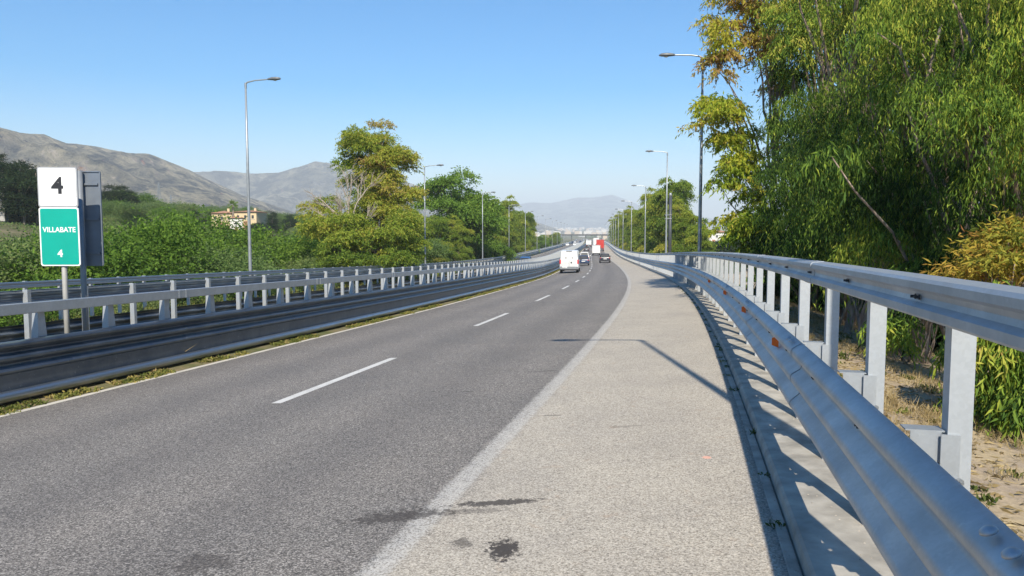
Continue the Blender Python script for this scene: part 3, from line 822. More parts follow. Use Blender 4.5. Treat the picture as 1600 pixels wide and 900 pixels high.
protos = [far_tree_proto(11, 13, 4.4, 'euc', .42, ('eucalyptus_tree', 'x', GL)), far_tree_proto(12, 14, 4.0, 'euc', .52, ('eucalyptus_tree', 'x', GL)),
          far_tree_proto(13, 12, 4.8, 'round', .45, ('green_tree', 'x', GL)), far_tree_proto(14, 14, 3.6, 'euc', .34, ('eucalyptus_tree', 'x', GL))]
used = [False] * 4
def far_tree(pi, s=None, d=None, scale=1, rz=0, label='', group=GL, loc=None, sz=None):
    g = protos[pi]
    if used[pi]: g = copy_tree(g)
    used[pi] = True
    if loc is None:
        p = P(s, d, 0); loc = (float(p[0]), float(p[1]), tz(p[0], p[1]))
    scale *= 1.34
    g.location = loc; g.rotation_euler = (0, 0, rz); g.scale = (scale, scale, scale * (sz or 1)); g['label'] = label; g['group'] = group; return g
# left row after the large eucalyptus
far_tree(0, 92, -27.5, .60, 1.0, 'yellow green eucalyptus standing behind the second left street lamp')
far_tree(2, 115, -27.0, 1.06, 0, 'tall round dark green tree, the highest right of the second left street lamp', sz=1.02)
far_tree(1, 101, -26.5, .52, 4.0, 'low olive tree squeezed between the yellow green eucalyptus and the round green tree')
far_tree(3, 108, -24.6, .52, 2.0, 'shorter yellowish eucalyptus growing in front of the round dark green tree')
far_tree(0, 130, -26.5, .86, 3.1, 'broad eucalyptus just right of the round dark green tree')
far_tree(2, 134, -25, .80, 3.8, 'medium green tree behind the left guardrail in the middle of the row')
far_tree(1, 150, -25, .80, .7, 'golden eucalyptus half way along the left tree row')
far_tree(3, 168, -25, .86, 5.7, 'narrow eucalyptus in the far half of the left tree row')
far_tree(0, 190, -25, .84, 2.2, 'olive eucalyptus near the far end of the left tree row')
far_tree(1, 214, -25, .80, 4.4, 'last but one eucalyptus of the left tree row')
far_tree(3, 238, -25, .76, 3.0, 'last tall eucalyptus ending the left tree row')
for k, (s, d, sc) in enumerate([(290, -26, .5), (330, -27, .42), (365, -28, .45), (410, -27, .5), (460, -30, .55), (520, -30, .6)]):
    far_tree([2, 0, 2, 3, 2, 0][k], s, d, sc, k * 1.3, ['small round tree just past the end of the left tree row', 'low shrubby tree beside the left carriageway far away', 'round bush tree above the far left carriageway', 'slim tree near the distant left lamps', 'distant green tree left of the overpass approach', 'farthest left tree next to the overpass'][k])
# right row
rr = [(94, 7.8, .48, 0), (104, 7.0, .62, 3), (117, 6.2, .86, 1), (128, 6.6, .84, 0), (141, 6.8, .84, 3), (160, 6.2, .80, 1), (182, 6.2, .82, 0), (206, 6, .82, 3), (235, 6, .86, 1), (265, 6, .86, 0), (300, 6, .9, 3), (345, 6, .95, 1), (400, 6.5, 1.0, 0), (465, 7, 1.0, 3)]
rl = ['low yellowish bush tree at the near end of the right tree row', 'small tree right of the dark mast', 'tallest looking tree of the right row, behind the dark mast', 'dense tree behind the second and third right lamps', 'slender tree with a ragged top behind the third right lamp', 'olive tree in the near middle of the right row', 'dark tree in the middle of the right row',
      'tree in the middle of the right row beside the fourth right lamp', 'golden tinged tree of the far right row', 'green tree in the far part of the right row', 'narrow tree in the far part of the right row', 'distant tree beyond the red lorry', 'hazy distant tree near the end of the right row', 'last tree of the right row before the city']
for k, (s, d, sc, pi) in enumerate(rr):
    far_tree(pi, s, d, sc, k * 2.1, rl[k], GRt)

# --- large eucalyptus on the left, with dead branches
def big_tree(name, label, cat, loc, h, r, env, ncl, cr, tone, leafm, dens, ll, lw, weep, per, slen, seed, group=None, nlim=40, lean=(0, 0), tsp=.1, shell=.5, rmin=.015, flatten=.8, extra=None, pick=None):
    rng = np.random.default_rng(seed)
    g = empty(name, loc); tag(g, label, cat, group)
    cl = blob_clumps(rng, ncl, env, cr[0], cr[1], tone, tsp, shell)
    if extra: cl += extra
    make_trunk(rng, h, r, cl, lean=lean, nlim=nlim, parent=g, rmin=rmin)
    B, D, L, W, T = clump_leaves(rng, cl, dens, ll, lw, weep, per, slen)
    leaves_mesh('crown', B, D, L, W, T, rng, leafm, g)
    return g
pA = P(60, -25.0); zA = tz(pA[0], pA[1]); YA = float(pA[1])
def imgpt(px, py, Y): return np.array([(px - 800) / 1180 * Y, Y, CAM_H + (363.7 - py) / 1180 * Y])
def loc_env(px, py, Y, rx, rz, base, tone, ry=None):
    c = imgpt(px, py, Y) - np.array(base); return (c[0], c[1], c[2], rx, ry or rx, rz, tone)
baseA = (-11.9, 64.0, tz(-11.9, 64.0))
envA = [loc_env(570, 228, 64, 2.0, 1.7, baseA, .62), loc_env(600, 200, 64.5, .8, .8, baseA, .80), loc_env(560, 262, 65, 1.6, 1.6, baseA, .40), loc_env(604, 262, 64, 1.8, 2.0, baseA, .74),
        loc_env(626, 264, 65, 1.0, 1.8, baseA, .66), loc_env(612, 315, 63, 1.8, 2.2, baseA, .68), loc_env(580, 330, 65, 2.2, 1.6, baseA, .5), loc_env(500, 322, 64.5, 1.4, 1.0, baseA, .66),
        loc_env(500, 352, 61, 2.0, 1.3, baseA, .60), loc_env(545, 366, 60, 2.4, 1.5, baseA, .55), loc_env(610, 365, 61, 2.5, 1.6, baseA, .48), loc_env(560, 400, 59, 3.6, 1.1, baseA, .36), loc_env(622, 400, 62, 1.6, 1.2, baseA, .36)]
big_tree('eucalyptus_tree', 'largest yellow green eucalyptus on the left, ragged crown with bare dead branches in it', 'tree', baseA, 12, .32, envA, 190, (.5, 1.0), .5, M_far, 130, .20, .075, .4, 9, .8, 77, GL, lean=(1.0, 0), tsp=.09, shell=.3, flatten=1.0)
rng = np.random.default_rng(5)
g = empty('bare_tree', (-13.1, 60.5, tz(-13.1, 60.5))); tag(g, 'leafless pale dead tree whose branches fan out before the largest left eucalyptus', 'tree')
mb = MB(); pts = [(0, 0, -.5), (.1, 0, 3.2), (.0, 0, 5.6), (-.1, 0, 7.2)]; mb.tube(pts, [.2, .17, .13, .10], 8)
mb.build('trunk', M_deadwood, g, smooth=True)
mb = MB()
def bare(mb, p, dv, L, r, lev, rng):
    q = np.array(p) + np.array(dv) * L; limb(mb, p, q, r, r * .45, rng, 4 if lev else 5, .06, 3)
    if lev < 3:
        for _ in range(4 if lev < 2 else 3):
            t = rng.uniform(.35, 1); nd = np.array(dv) + rng.normal(0, .40, 3); nd[2] = nd[2] + .12; nd /= np.linalg.norm(nd)
            bare(mb, np.array(p) + np.array(dv) * L * t, nd, L * rng.uniform(.5, .75), r * .5, lev + 1, rng)
for dv in ((-.7, .1, .72), (-.35, -.2, .93), (.05, 0, 1), (.42, .1, .88), (.66, -.1, .6), (-.82, .0, .42)):
    bare(mb, (0, 0, rng.uniform(4.8, 7.0)), np.array(dv) / np.linalg.norm(dv), rng.uniform(1.8, 2.8), .085, 0, rng)
mb.build('branches', M_deadwood, g)

# --- the near trees on the right (kept behind the guardrail)
NEAR = 'eucalyptus trees crowding the right guardrail'
def near_tree(label, base_xy, specs, h, r, seed, leafm=M_euc, tone=.35, ncl=60, cr=(.35, .65), dens=62, ll=.19, lw=.028, weep=.85, per=12, slen=.75, name='eucalyptus_tree', cat='tree', lean=(0, 0), nlim=30, shell=.45, group=NEAR, tsp=.14, flatten=.8):
    base = (base_xy[0], base_xy[1], tz(*base_xy) if P(base_xy[1], 0) is None else float(max(tz(*base_xy), -2.5)))
    env = [loc_env(px, py, Y, rx, rz, base, tn, ry) for (px, py, Y, rx, rz, ry, tn) in specs]
    return big_tree(name, label, cat, base, h, r, env, ncl, cr, tone, leafm, dens, ll, lw, weep, per, slen, seed, group, nlim, lean, tsp, shell, .008, flatten)
# yellowing tree at the left edge of the right mass
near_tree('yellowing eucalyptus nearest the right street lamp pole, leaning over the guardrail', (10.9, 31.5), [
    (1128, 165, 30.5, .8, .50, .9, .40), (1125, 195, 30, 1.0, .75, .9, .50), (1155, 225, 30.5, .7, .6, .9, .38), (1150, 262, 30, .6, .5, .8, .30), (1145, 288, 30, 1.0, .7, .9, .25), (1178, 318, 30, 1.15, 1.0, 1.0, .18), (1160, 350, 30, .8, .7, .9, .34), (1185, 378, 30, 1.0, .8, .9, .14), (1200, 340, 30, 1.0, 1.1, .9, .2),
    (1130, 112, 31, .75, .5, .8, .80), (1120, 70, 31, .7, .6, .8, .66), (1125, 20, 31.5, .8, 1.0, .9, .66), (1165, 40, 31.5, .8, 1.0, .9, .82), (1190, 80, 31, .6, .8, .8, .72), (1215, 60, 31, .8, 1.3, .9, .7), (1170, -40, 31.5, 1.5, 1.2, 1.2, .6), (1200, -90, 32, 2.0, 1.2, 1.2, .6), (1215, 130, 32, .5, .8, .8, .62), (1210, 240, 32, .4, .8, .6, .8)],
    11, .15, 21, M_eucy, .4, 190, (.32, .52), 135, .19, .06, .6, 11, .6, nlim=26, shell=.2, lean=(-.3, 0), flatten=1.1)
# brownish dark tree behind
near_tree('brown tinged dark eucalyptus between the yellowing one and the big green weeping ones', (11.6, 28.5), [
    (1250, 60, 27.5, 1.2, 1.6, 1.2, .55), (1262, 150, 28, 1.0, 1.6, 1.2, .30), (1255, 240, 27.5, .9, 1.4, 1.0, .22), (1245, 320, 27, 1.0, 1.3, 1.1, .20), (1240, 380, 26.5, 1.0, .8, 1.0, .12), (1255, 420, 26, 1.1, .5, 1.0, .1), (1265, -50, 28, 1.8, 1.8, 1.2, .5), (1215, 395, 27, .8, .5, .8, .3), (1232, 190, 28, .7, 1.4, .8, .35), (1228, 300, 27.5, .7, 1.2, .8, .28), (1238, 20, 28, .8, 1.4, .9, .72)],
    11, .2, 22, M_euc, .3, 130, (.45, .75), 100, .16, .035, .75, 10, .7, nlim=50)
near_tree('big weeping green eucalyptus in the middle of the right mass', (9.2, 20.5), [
    (1310, 60, 19, 1.2, 1.2, 1.1, .52), (1290, 120, 19.5, 1.0, .9, 1.0, .50), (1285, 190, 19, 1.1, .9, 1.0, .38), (1330, 210, 18.5, 1.1, .9, 1.0, .34), (1270, 240, 19.5, .9, .8, .9, .30), (1300, 290, 19, 1.2, .9, 1.0, .26), (1350, 300, 18.5, 1.2, .9, 1.0, .22), (1320, 360, 18, 1.2, .7, .9, .24), (1280, 370, 19, .9, .6, .9, .16), (1330, -30, 19.5, 2.0, 1.3, 1.2, .45), (1470, -190, 15.5, 1.9, 1.1, 1.6, .4)],  # last lobe is out of frame, added to shade the foliage below it
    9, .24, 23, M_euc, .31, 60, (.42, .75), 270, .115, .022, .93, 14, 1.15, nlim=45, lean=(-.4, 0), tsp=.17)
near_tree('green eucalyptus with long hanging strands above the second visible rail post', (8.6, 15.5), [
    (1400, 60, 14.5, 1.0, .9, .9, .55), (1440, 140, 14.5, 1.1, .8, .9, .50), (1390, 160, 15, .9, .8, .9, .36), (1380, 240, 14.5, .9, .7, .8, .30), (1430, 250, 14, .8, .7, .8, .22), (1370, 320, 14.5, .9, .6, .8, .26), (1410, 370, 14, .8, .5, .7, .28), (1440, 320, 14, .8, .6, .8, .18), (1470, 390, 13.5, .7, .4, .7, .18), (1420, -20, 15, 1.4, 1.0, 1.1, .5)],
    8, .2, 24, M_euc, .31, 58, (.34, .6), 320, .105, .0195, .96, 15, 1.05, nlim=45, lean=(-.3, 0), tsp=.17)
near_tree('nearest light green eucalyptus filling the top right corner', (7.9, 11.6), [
    (1510, 40, 11, .8, .8, .8, .58), (1580, 80, 10.5, .8, .8, .8, .52), (1520, 130, 11, .8, .6, .7, .55), (1490, 190, 10.8, .35, .18, .4, .66), (1560, 200, 10.5, .6, .5, .6, .44), (1590, 270, 10.5, .6, .5, .6, .36), (1520, 250, 11.5, .7, .5, .6, .20), (1560, 340, 11.5, .8, .4, .6, .18), (1500, 330, 12, .7, .5, .6, .16), (1640, 150, 10.5, .8, 1.6, .8, .45), (1550, -30, 11.5, 1.2, .8, .9, .5), (1800, -190, 9.5, 1.7, 1.1, 1.5, .5), (1700, -260, 11.5, 1.6, 1.0, 1.4, .5), (1950, -120, 8.0, 1.2, 1.1, 1.3, .5)],  # end lobes beyond the frame are added to shade the lower foliage
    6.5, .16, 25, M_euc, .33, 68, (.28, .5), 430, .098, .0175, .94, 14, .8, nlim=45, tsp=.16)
# low growth at the foot
near_tree('golden orange shrub behind the top rail at the right edge', (6.6, 10.4), [
    (1575, 395, 9.8, .34, .22, .4, .55), (1520, 428, 10, .30, .10, .4, .6), (1595, 430, 9.4, .35, .25, .4, .45), (1480, 436, 10.2, .18, .05, .3, .7), (1595, 368, 10, .2, .2, .4, .7)],
    1.4, .03, 26, M_orangeleaf, .5, 30, (.16, .28), 420, .13, .026, .25, 9, .32, 'golden_shrub', 'shrub', nlim=30, group='shrubs along the right verge')
near_tree('weeping green sapling trailing to the ground at the right edge', (6.35, 8.9), [
    (1560, 500, 8.0, .38, .30, .4, .42), (1600, 560, 7.8, .4, .35, .4, .40), (1540, 580, 8.2, .22, .30, .3, .38), (1640, 560, 7.6, .5, .6, .4, .4), (1560, 620, 8.0, .25, .15, .3, .35), (1610, 640, 7.4, .25, .15, .3, .35)],
    1.7, .03, 27, M_euc, .4, 60, (.16, .28), 420, .14, .024, .85, 10, .35, 'eucalyptus_sapling', 'shrub', nlim=30, group='shrubs along the right verge')
near_tree('thin green bush at the foot of the trunks, seen between two rail posts', (7.3, 13.2), [
    (1420, 470, 12.5, .45, .35, .4, .36), (1400, 520, 12.2, .35, .25, .4, .33), (1450, 430, 12.8, .5, .3, .4, .26)],
    1.2, .025, 28, M_euc, .4, 26, (.18, .3), 260, .14, .028, .7, 10, .4, 'green_bush', 'shrub', nlim=20, group='shrubs along the right verge')
# background trees closing the wood, its inner shade painted as darkened leaf tones
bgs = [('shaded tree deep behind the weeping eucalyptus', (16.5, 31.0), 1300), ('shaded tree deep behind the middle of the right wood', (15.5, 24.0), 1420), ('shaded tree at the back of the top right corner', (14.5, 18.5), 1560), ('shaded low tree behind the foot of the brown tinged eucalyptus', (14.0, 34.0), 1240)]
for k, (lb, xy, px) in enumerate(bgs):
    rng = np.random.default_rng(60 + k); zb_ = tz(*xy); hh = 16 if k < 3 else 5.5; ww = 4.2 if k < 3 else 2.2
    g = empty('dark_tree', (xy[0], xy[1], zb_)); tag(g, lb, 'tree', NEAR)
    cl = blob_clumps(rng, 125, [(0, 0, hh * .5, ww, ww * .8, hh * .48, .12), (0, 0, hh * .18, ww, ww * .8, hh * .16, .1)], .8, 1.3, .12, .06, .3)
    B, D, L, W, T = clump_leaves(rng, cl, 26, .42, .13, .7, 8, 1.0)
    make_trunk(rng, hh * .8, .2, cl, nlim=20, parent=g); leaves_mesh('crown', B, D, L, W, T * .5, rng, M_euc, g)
# bare stems visible at the bottom of the wood and high in the crowns
for k, (x, y, lx, ly, hgt, rad, lb) in enumerate([(6.75, 14.6, .9, .6, 6.5, .16, 'leaning thick trunk seen between rail posts under the weeping crowns'), (7.3, 17.0, 1.3, .8, 7.5, .13, 'twin leaning trunk behind the guardrail left of the thick one'), (8.3, 13.4, -.9, .2, 8.5, .11, 'pale bark trunk rising into the top right crowns'), (8.2, 19.5, .4, 1.0, 8, .10, 'slim dark trunk at the foot of the big weeping eucalyptus')]):
    rng = np.random.default_rng(90 + k); g = empty('tree_stem', (x, y, tz(x, y))); tag(g, lb, 'tree', NEAR)
    b0 = float(-tz(x, y) + vz(3) - .3)
    cl = [(lx + rng.normal(0, .8), ly + rng.normal(0, .6), hgt * rng.uniform(.55, 1.05), .4, .3) for _ in range(10)]
    make_trunk(rng, hgt, rad, cl, lean=(lx, ly), parent=g, rmin=.012)
    B, D, L, W, T = clump_leaves(rng, cl, 120, .18, .03, .9, 11, .7); leaves_mesh('crown', B, D, L, W, T, rng, M_euc, g)

# --- scrub of the left hillside
def shrub_proto(seed, w, h, m, tone, name, cat, label, group):
    rng = np.random.default_rng(seed); g = empty(name); tag(g, label, cat, group)
    env = [(0, 0, h * .45, w * .8, w * .8, h * .4)] + [(math.cos(a) * w * .6, math.sin(a) * w * .6, h * rng.uniform(.3, .6), w * .4, w * .4, h * .3, tone + rng.normal(0, .1)) for a in np.arange(0, 6.2, .9)]
    cl = blob_clumps(rng, 70, env, w * .14, w * .24, tone, .1, .6)
    sc = w / 2.5
    B, D, L, W, T = clump_leaves(rng, cl, 420 / (sc * sc), .10 * sc, .05 * sc, .1, 6, .6 * sc, .1)
    make_trunk(rng, h * .5, .06 * sc, cl, parent=g, nlim=12, m=M_twig, name='stem'); leaves_mesh('foliage', B, D, L, W, T, rng, m, g); return g
SG = 'shrubs covering the left slope'
sp_ = [shrub_proto(31, 2.6, 3.4, M_shrub, .5, 'shrub', 'shrub', 'x', SG), shrub_proto(32, 2.3, 3.0, M_shrub, .75, 'shrub', 'shrub', 'x', SG), shrub_proto(33, 3.0, 4.0, M_green, .35, 'shrub', 'shrub', 'x', SG)]
spu = [False] * 3
rng = np.random.default_rng(8)
spots = []
# belt beyond the left guardrail
for s in np.arange(6, 74, 2.9): spots.append((s + rng.uniform(-1, 1), -25.5 - rng.uniform(0, 1.5), rng.uniform(.8, 1.7), 'belt'))
for s in np.arange(4, 95, 4.2):
    for dd in (-30, -35, -41): spots.append((s + rng.uniform(-1.5, 1.5), dd + rng.uniform(-2, 2), rng.uniform(.9, 2.1), 'second'))
n1 = len(spots)
for _ in range(520):
    s = rng.uniform(15, 330); dd = -rng.uniform(46, 175)
    spots.append((s, dd, rng.uniform(.8, 1.55) * (1 + s / 600), 'slope'))
cntS = 0
for (s, d, sc, zone) in spots:
    p = P(s, d, 0); x, y = float(p[0]), float(p[1]); px = 800 + 1180 * x / max(y, 1)
    if y < 12 or px < -60 or px > 900: continue
    if zone == 'slope' and -75 < x < -48 and 78 < y < 112: continue      # open grassy slope
    if zone != 'belt' and px < 175 and y < 70 and rng.random() < .0: continue
    if zone == 'slope' and math.hypot(x + 76, y - 212) < 17: continue
    if zone == 'slope' and abs(x / y + .36) < .07 and 120 < y < 212: continue
    if zone == 'slope' and x / y < -.58 and 85 < y < 125: continue
    if zone == 'belt' and px > 480 and px < 660: sc *= .8
    if px > 560 and zone == 'second' and s < 58: sc *= .8
    k = int(rng.integers(0, 3)); g = sp_[k]
    if spu[k]: g = copy_tree(g)
    spu[k] = True; g.location = (x, y, tz(x, y) - .25); q = sc * rng.uniform(.9, 1.1)
    g.scale = (q, q, q * rng.uniform(.8, 1.05)); g.rotation_euler = (0, 0, rng.uniform(0, 6.28)); cntS += 1
    g['label'] = {'belt': 'rounded green shrub in the front belt right behind the farthest guardrail', 'second': 'green shrub in the thicket behind the front belt of the left verge', 'slope': 'scattered olive green shrub up on the left hillside'}[zone]
    g['group'] = {'belt': 'front belt of shrubs', 'second': 'thicket shrubs', 'slope': SG}[zone]
# low ground cover so that the slope is never bare between the shrubs
n = 90000; s = rng.uniform(0, 220, n) ** 1.0; d = -rng.uniform(23.5, 130, n) 
pp = P(s, d, 0); gz_ = terrain_z(pp[:, 0], pp[:, 1]); keep = fbm(pp[:, 0] / 9, pp[:, 1] / 9, 3, 4) > .36
pp = pp[keep]; gz_ = gz_[keep]; n = len(pp); B = np.stack([pp[:, 0], pp[:, 1], gz_ + rng.uniform(0, .25, n)], 1)
D = rng.normal(0, .6, (n, 3)); D[:, 2] = np.abs(D[:, 2]) + .5
o = leaves_mesh('ground_cover', B, D, rng.uniform(.2, .45, n), rng.uniform(.08, .18, n), rng.normal(.55, .2, n), rng, M_shrub); tag(o, kind='stuff')

# dark pines on the top left and single trees of the slope
def pine(loc, h, w, label, seed):
    rng = np.random.default_rng(seed); g = empty('pine_tree', loc); tag(g, label, 'tree', 'dark conifers on the hill')
    cl = blob_clumps(rng, 50, [(0, 0, h * .6, w, w, h * .36, .4), (0, 0, h * .35, w * .8, w * .8, h * .2, .3)], w * .2, w * .36, .4, .15, .4)
    B, D, L, W, T = clump_leaves(rng, cl, 90 / (w * w / 9), .34 * w / 3, .10 * w / 3, .1, 6, .8, .15)
    make_trunk(rng, h * .8, .18, cl, nlim=14, parent=g); leaves_mesh('crown', B, D, L, W, T, rng, M_pine, g); return g
for k, (px, ytop, Y, w, lb) in enumerate([(5, 243, 128, 2.4, 'tall dark conifer at the left picture edge on the hill'), (25, 254, 126, 3.0, 'dark conifer second from the left edge on the hill'), (48, 250, 128, 3.2, 'rounded dark conifer above the number sign'), (-25, 250, 125, 4, 'dark conifer cut by the left picture edge'), (62, 262, 122, 2.4, 'lower dark conifer partly hidden by the number sign'), (40, 272, 118, 3.6, 'low spreading dark conifer under the others, left of the sign'), (12, 285, 120, 3.0, 'dark conifer just above the small white house')]):
    x = (px - 800) / 1180 * Y; zt_ = CAM_H + (363.7 - ytop) / 1180 * Y; z0 = tz(x, Y); h = max(3.5, zt_ - z0); pine((x, Y, z0), h, w, lb, 200 + k)
for k, (px, ytop, Y, w, lb) in enumerate([(182, 286, 160, 2.6, 'dark round tree right of the reversed sign on the skyline'), (205, 299, 165, 1.8, 'small isolated dark tree on the hill skyline'), (404, 350, 196, 2.2, 'dark tree just in front of the yellow villas'), (455, 334, 200, 1.9, 'round dark tree right of the yellow villas'), (427, 326, 205, 1.4, 'slim dark tree close to the right villa')]):
    x = (px - 800) / 1180 * Y; zt_ = CAM_H + (363.7 - ytop) / 1180 * Y; z0 = tz(x, Y); pine((x, Y, z0), max(2.5, zt_ - z0), w, lb, 230 + k)
pine((42.6, 150, tz(42.6, 150)), 6.8, 4.2, 'dark round tree standing in the dry field right of the street lamp', 260)
pine((47.5, 158, tz(47.5, 158)), 4.5, 3.6, 'lower dark tree at the back of the dry field', 261)

def palm(loc, h, label, seed, r=1.6):
    rng = np.random.default_rng(seed); g = empty('palm_tree', loc); tag(g, label, 'palm', 'palms')
    mb = MB(); mb.tube([(0, 0, -.5), (.05, 0, h * .5), (0, 0, h)], [.24, .17, .2], 8); mb.build('trunk', M_bark, g, smooth=True)
    n = 46; a = rng.uniform(0, 6.28, n); el = rng.uniform(-.9, 1.3, n)
    D = np.stack([np.cos(a) * np.cos(el), np.sin(a) * np.cos(el), np.sin(el)], 1)
    t = rng.uniform(.1, .55, (n, 12, 1)); B = (np.array([0, 0, h]) + D[:, None] * t * r * 1.3).reshape(-1, 3)
    DD = (np.repeat(D, 12, 0) + rng.normal(0, .35, (n * 12, 3)))
    leaves_mesh('fronds', B, DD, rng.uniform(.5, .8, n * 12) * r * .7, np.full(n * 12, .09), rng.normal(.5, .2, n * 12), rng, M_green, g)
for k, (px, ytop, Y, r, lb) in enumerate([(1088, 344, 165, 1.1, 'left one of two slim palms beyond the right tree row'), (1099, 343, 168, 1.1, 'right one of two slim palms, beside the lamp pole'), (366, 315, 208, 1.6, 'palm rising between the yellow villas'), (1056, 345, 260, 1.0, 'faint palm behind the right tree row')]):
    x = (px - 800) / 1180 * Y; z0 = tz(x, Y); palm((x, Y, z0), CAM_H + (363.7 - ytop) / 1180 * Y - z0 - r * .6, lb, 300 + k, r)

# --- grasses
rng = np.random.default_rng(70)
def tufts(name, S, Dd, zf, hgt, wid, tone, m, n_per, spread, up=1.4, rng=rng):
    n = len(S); base = P(S, Dd, 0); base[:, 2] += zf(Dd)
    B = np.repeat(base, n_per, 0); B[:, :2] += rng.normal(0, spread, (len(B), 2))
    D = rng.normal(0, .55, B.shape); D[:, 2] = np.abs(rng.normal(up, .3, len(B)))
    hs = np.repeat(hgt * rng.uniform(.5, 1.3, n), n_per) * rng.uniform(.5, 1.1, len(B))
    tt = np.repeat(rng.normal(tone, .18, n), n_per) + rng.normal(0, .1, len(B))
    return tag(leaves_mesh(name, B, D, hs, wid * rng.uniform(.6, 1.3, len(B)), tt, rng, m, bend=.5), kind='stuff')
vzf = np.vectorize(vz)
n = 5200; S = rng.uniform(2, 50, n); Dd = 1.65 + np.abs(rng.normal(0, 1.7, n)); k = fbm(S / 1.4, Dd / 1.0, 3, 5) > .42; 
tufts('dry_grass', S[k], Dd[k], vzf, .20, .007, .5, M_dry, 14, .05)
n = 16000; S = rng.uniform(2, 45, n); Dd = 1.7 + np.abs(rng.normal(0, 2.0, n)); base = P(S, Dd, 0); base[:, 2] += vzf(Dd) + .012
D = rng.normal(0, 1, base.shape); D[:, 2] *= .12
tag(leaves_mesh('leaf_litter', base, D, rng.uniform(.05, .13, n), rng.uniform(.012, .03, n), rng.normal(.45, .3, n), rng, M_dry), kind='stuff')
n = 160; S = rng.uniform(3, 40, n); Dd = 1.75 + np.abs(rng.normal(0, 1.2, n)); tufts('low_weeds', S, Dd, vzf, .12, .028, .25, M_weed, 22, .04, .8)
n = 60; S = rng.uniform(3, 40, n); Dd = rng.normal(.59, .03, n); tufts('gutter_weeds', S, Dd, lambda d: d * 0, .07, .015, .2, M_weed, 14, .025, .8)
n = 4200; S = rng.uniform(2, 40, n) ** 1.0; Dd = np.where(rng.random(n) < .75, .60 - np.abs(rng.normal(0, .09, n)), rng.uniform(.7, 1.4, n)); rs_ = rng.uniform(.003, .010, n) * np.where(rng.random(n) < .06, 1.8, 1)
base = P(S, Dd, 0); base[:, 2] += np.where(Dd > .66, .08, .003)
oc = np.array([(1, 0, 0), (0, 1, 0), (-1, 0, 0), (0, -1, 0), (0, 0, .8)]); V = (base[:, None] + oc[None] * rs_[:, None, None] * rng.uniform(.6, 1.3, (n, 5, 3))).reshape(-1, 3)
mb = MB(); mb.add(V, [tuple(int(i * 5 + q) for q in t) for i in range(n) for t in ((0, 1, 4), (1, 2, 4), (2, 3, 4), (3, 0, 4))])
tag(mb.build('gutter_grit', simple('grit_stones', (.36, .32, .27), .95, 0, .4, 30)), kind='stuff')
mzf = np.vectorize(mz)
n = 3400; S = np.concatenate([rng.uniform(4, 60, n // 2), rng.uniform(40, 170, n - n // 2)]); Dd = -9.36 + rng.normal(0, .075, n); k = fbm(S / .8, Dd * 0, 3, 8) > .36
tufts('verge_weeds', S[k], Dd[k], mzf, .085, .026, .55, M_weed, 16, .035, .7)
n = 2400; S = rng.uniform(3, 130, n); Dd = rng.uniform(-12.3, -9.95, n); tufts('median_dry_grass', S, Dd, mzf, .48, .016, .45, M_dry, 12, .06, 2.2)
lzf = np.vectorize(lz)
n = 2600; S = rng.uniform(3, 200, n); Dd = rng.uniform(-25, -20.5, n); tufts('outer_verge_grass', S, Dd, lzf, .35, .03, .45, M_weed, 12, .12, 1.6)
#PART3
# ------------------------------------------------------------------ vehicles
def carpaint(name, col, rough=.3, coat=.6):
    m, nt, b = mat(name); nz = noise(nt, 2.5, 4, .6)
    nt.links.new(ramp(nt, nz, [(.3, [c * .9 for c in col]), (.7, col)]), b.inputs['Base Color']); b.inputs['Roughness'].default_value = rough; b.inputs['Coat Weight'].default_value = coat; return m
M_glass = simple('tinted_car_glass', (.03, .035, .042), .45, 0, .1, 3, .2)
M_tyre = simple('tyre_rubber', (.02, .02, .02), .85)
M_rim = simple('wheel_rim_alloy', (.35, .36, .38), .35, .7)
M_tail = simple('red_tail_light', (.55, .02, .02), .25)
M_plate = simple('number_plate', (.75, .75, .72), .4)
M_trim = simple('dark_plastic_trim', (.04, .04, .045), .6)
M_grey_bump = simple('grey_bumper', (.20, .21, .22), .6)
M_head = simple('headlight_glass', (.75, .77, .8), .15)
CW = carpaint('white_paint', (.78, .78, .76)); CK = carpaint('black_paint', (.03, .033, .045)); CB = carpaint('dark_blue_paint', (.025, .045, .10)); CR = carpaint('red_paint', (.50, .035, .025)); CS = carpaint('silver_paint', (.45, .46, .47)); CBL = carpaint('blue_paint', (.04, .12, .28))
def loft(mb, secs, n=5):
    """secs: (y, half width bottom, half width top, z0, z1, corner radius)"""
    rings = []
    for (y, wb, wt, z0, z1, r) in secs:
        pts = []
        r0 = min(r, (z1 - z0) / 2, wb)
        for (sx_, sz_, w, z) in ((1, 1, wt, z1), (-1, 1, wt, z1), (-1, -1, wb, z0), (1, -1, wb, z0)):
            rr_ = r0 if sz_ > 0 else r0 * .5
            a0 = {(1, 1): 0, (-1, 1): 90, (-1, -1): 180, (1, -1): 270}[(sx_, sz_)]
            for k in range(n):
                a = R(a0 + 90 * k / (n - 1)); pts.append((sx_ * (w - rr_) + rr_ * math.cos(a), y, z - sz_ * rr_ + rr_ * math.sin(a)))
        rings.append(pts)
    m = len(rings[0]); v = [q for r in rings for q in r]
    f = [(i * m + (k + 1) % m, i * m + k, (i + 1) * m + k, (i + 1) * m + (k + 1) % m) for i in range(len(rings) - 1) for k in range(m)]
    f += [tuple(range(m)), tuple((len(rings) - 1) * m + k for k in range(m))[::-1]]
    return mb.add(v, f)
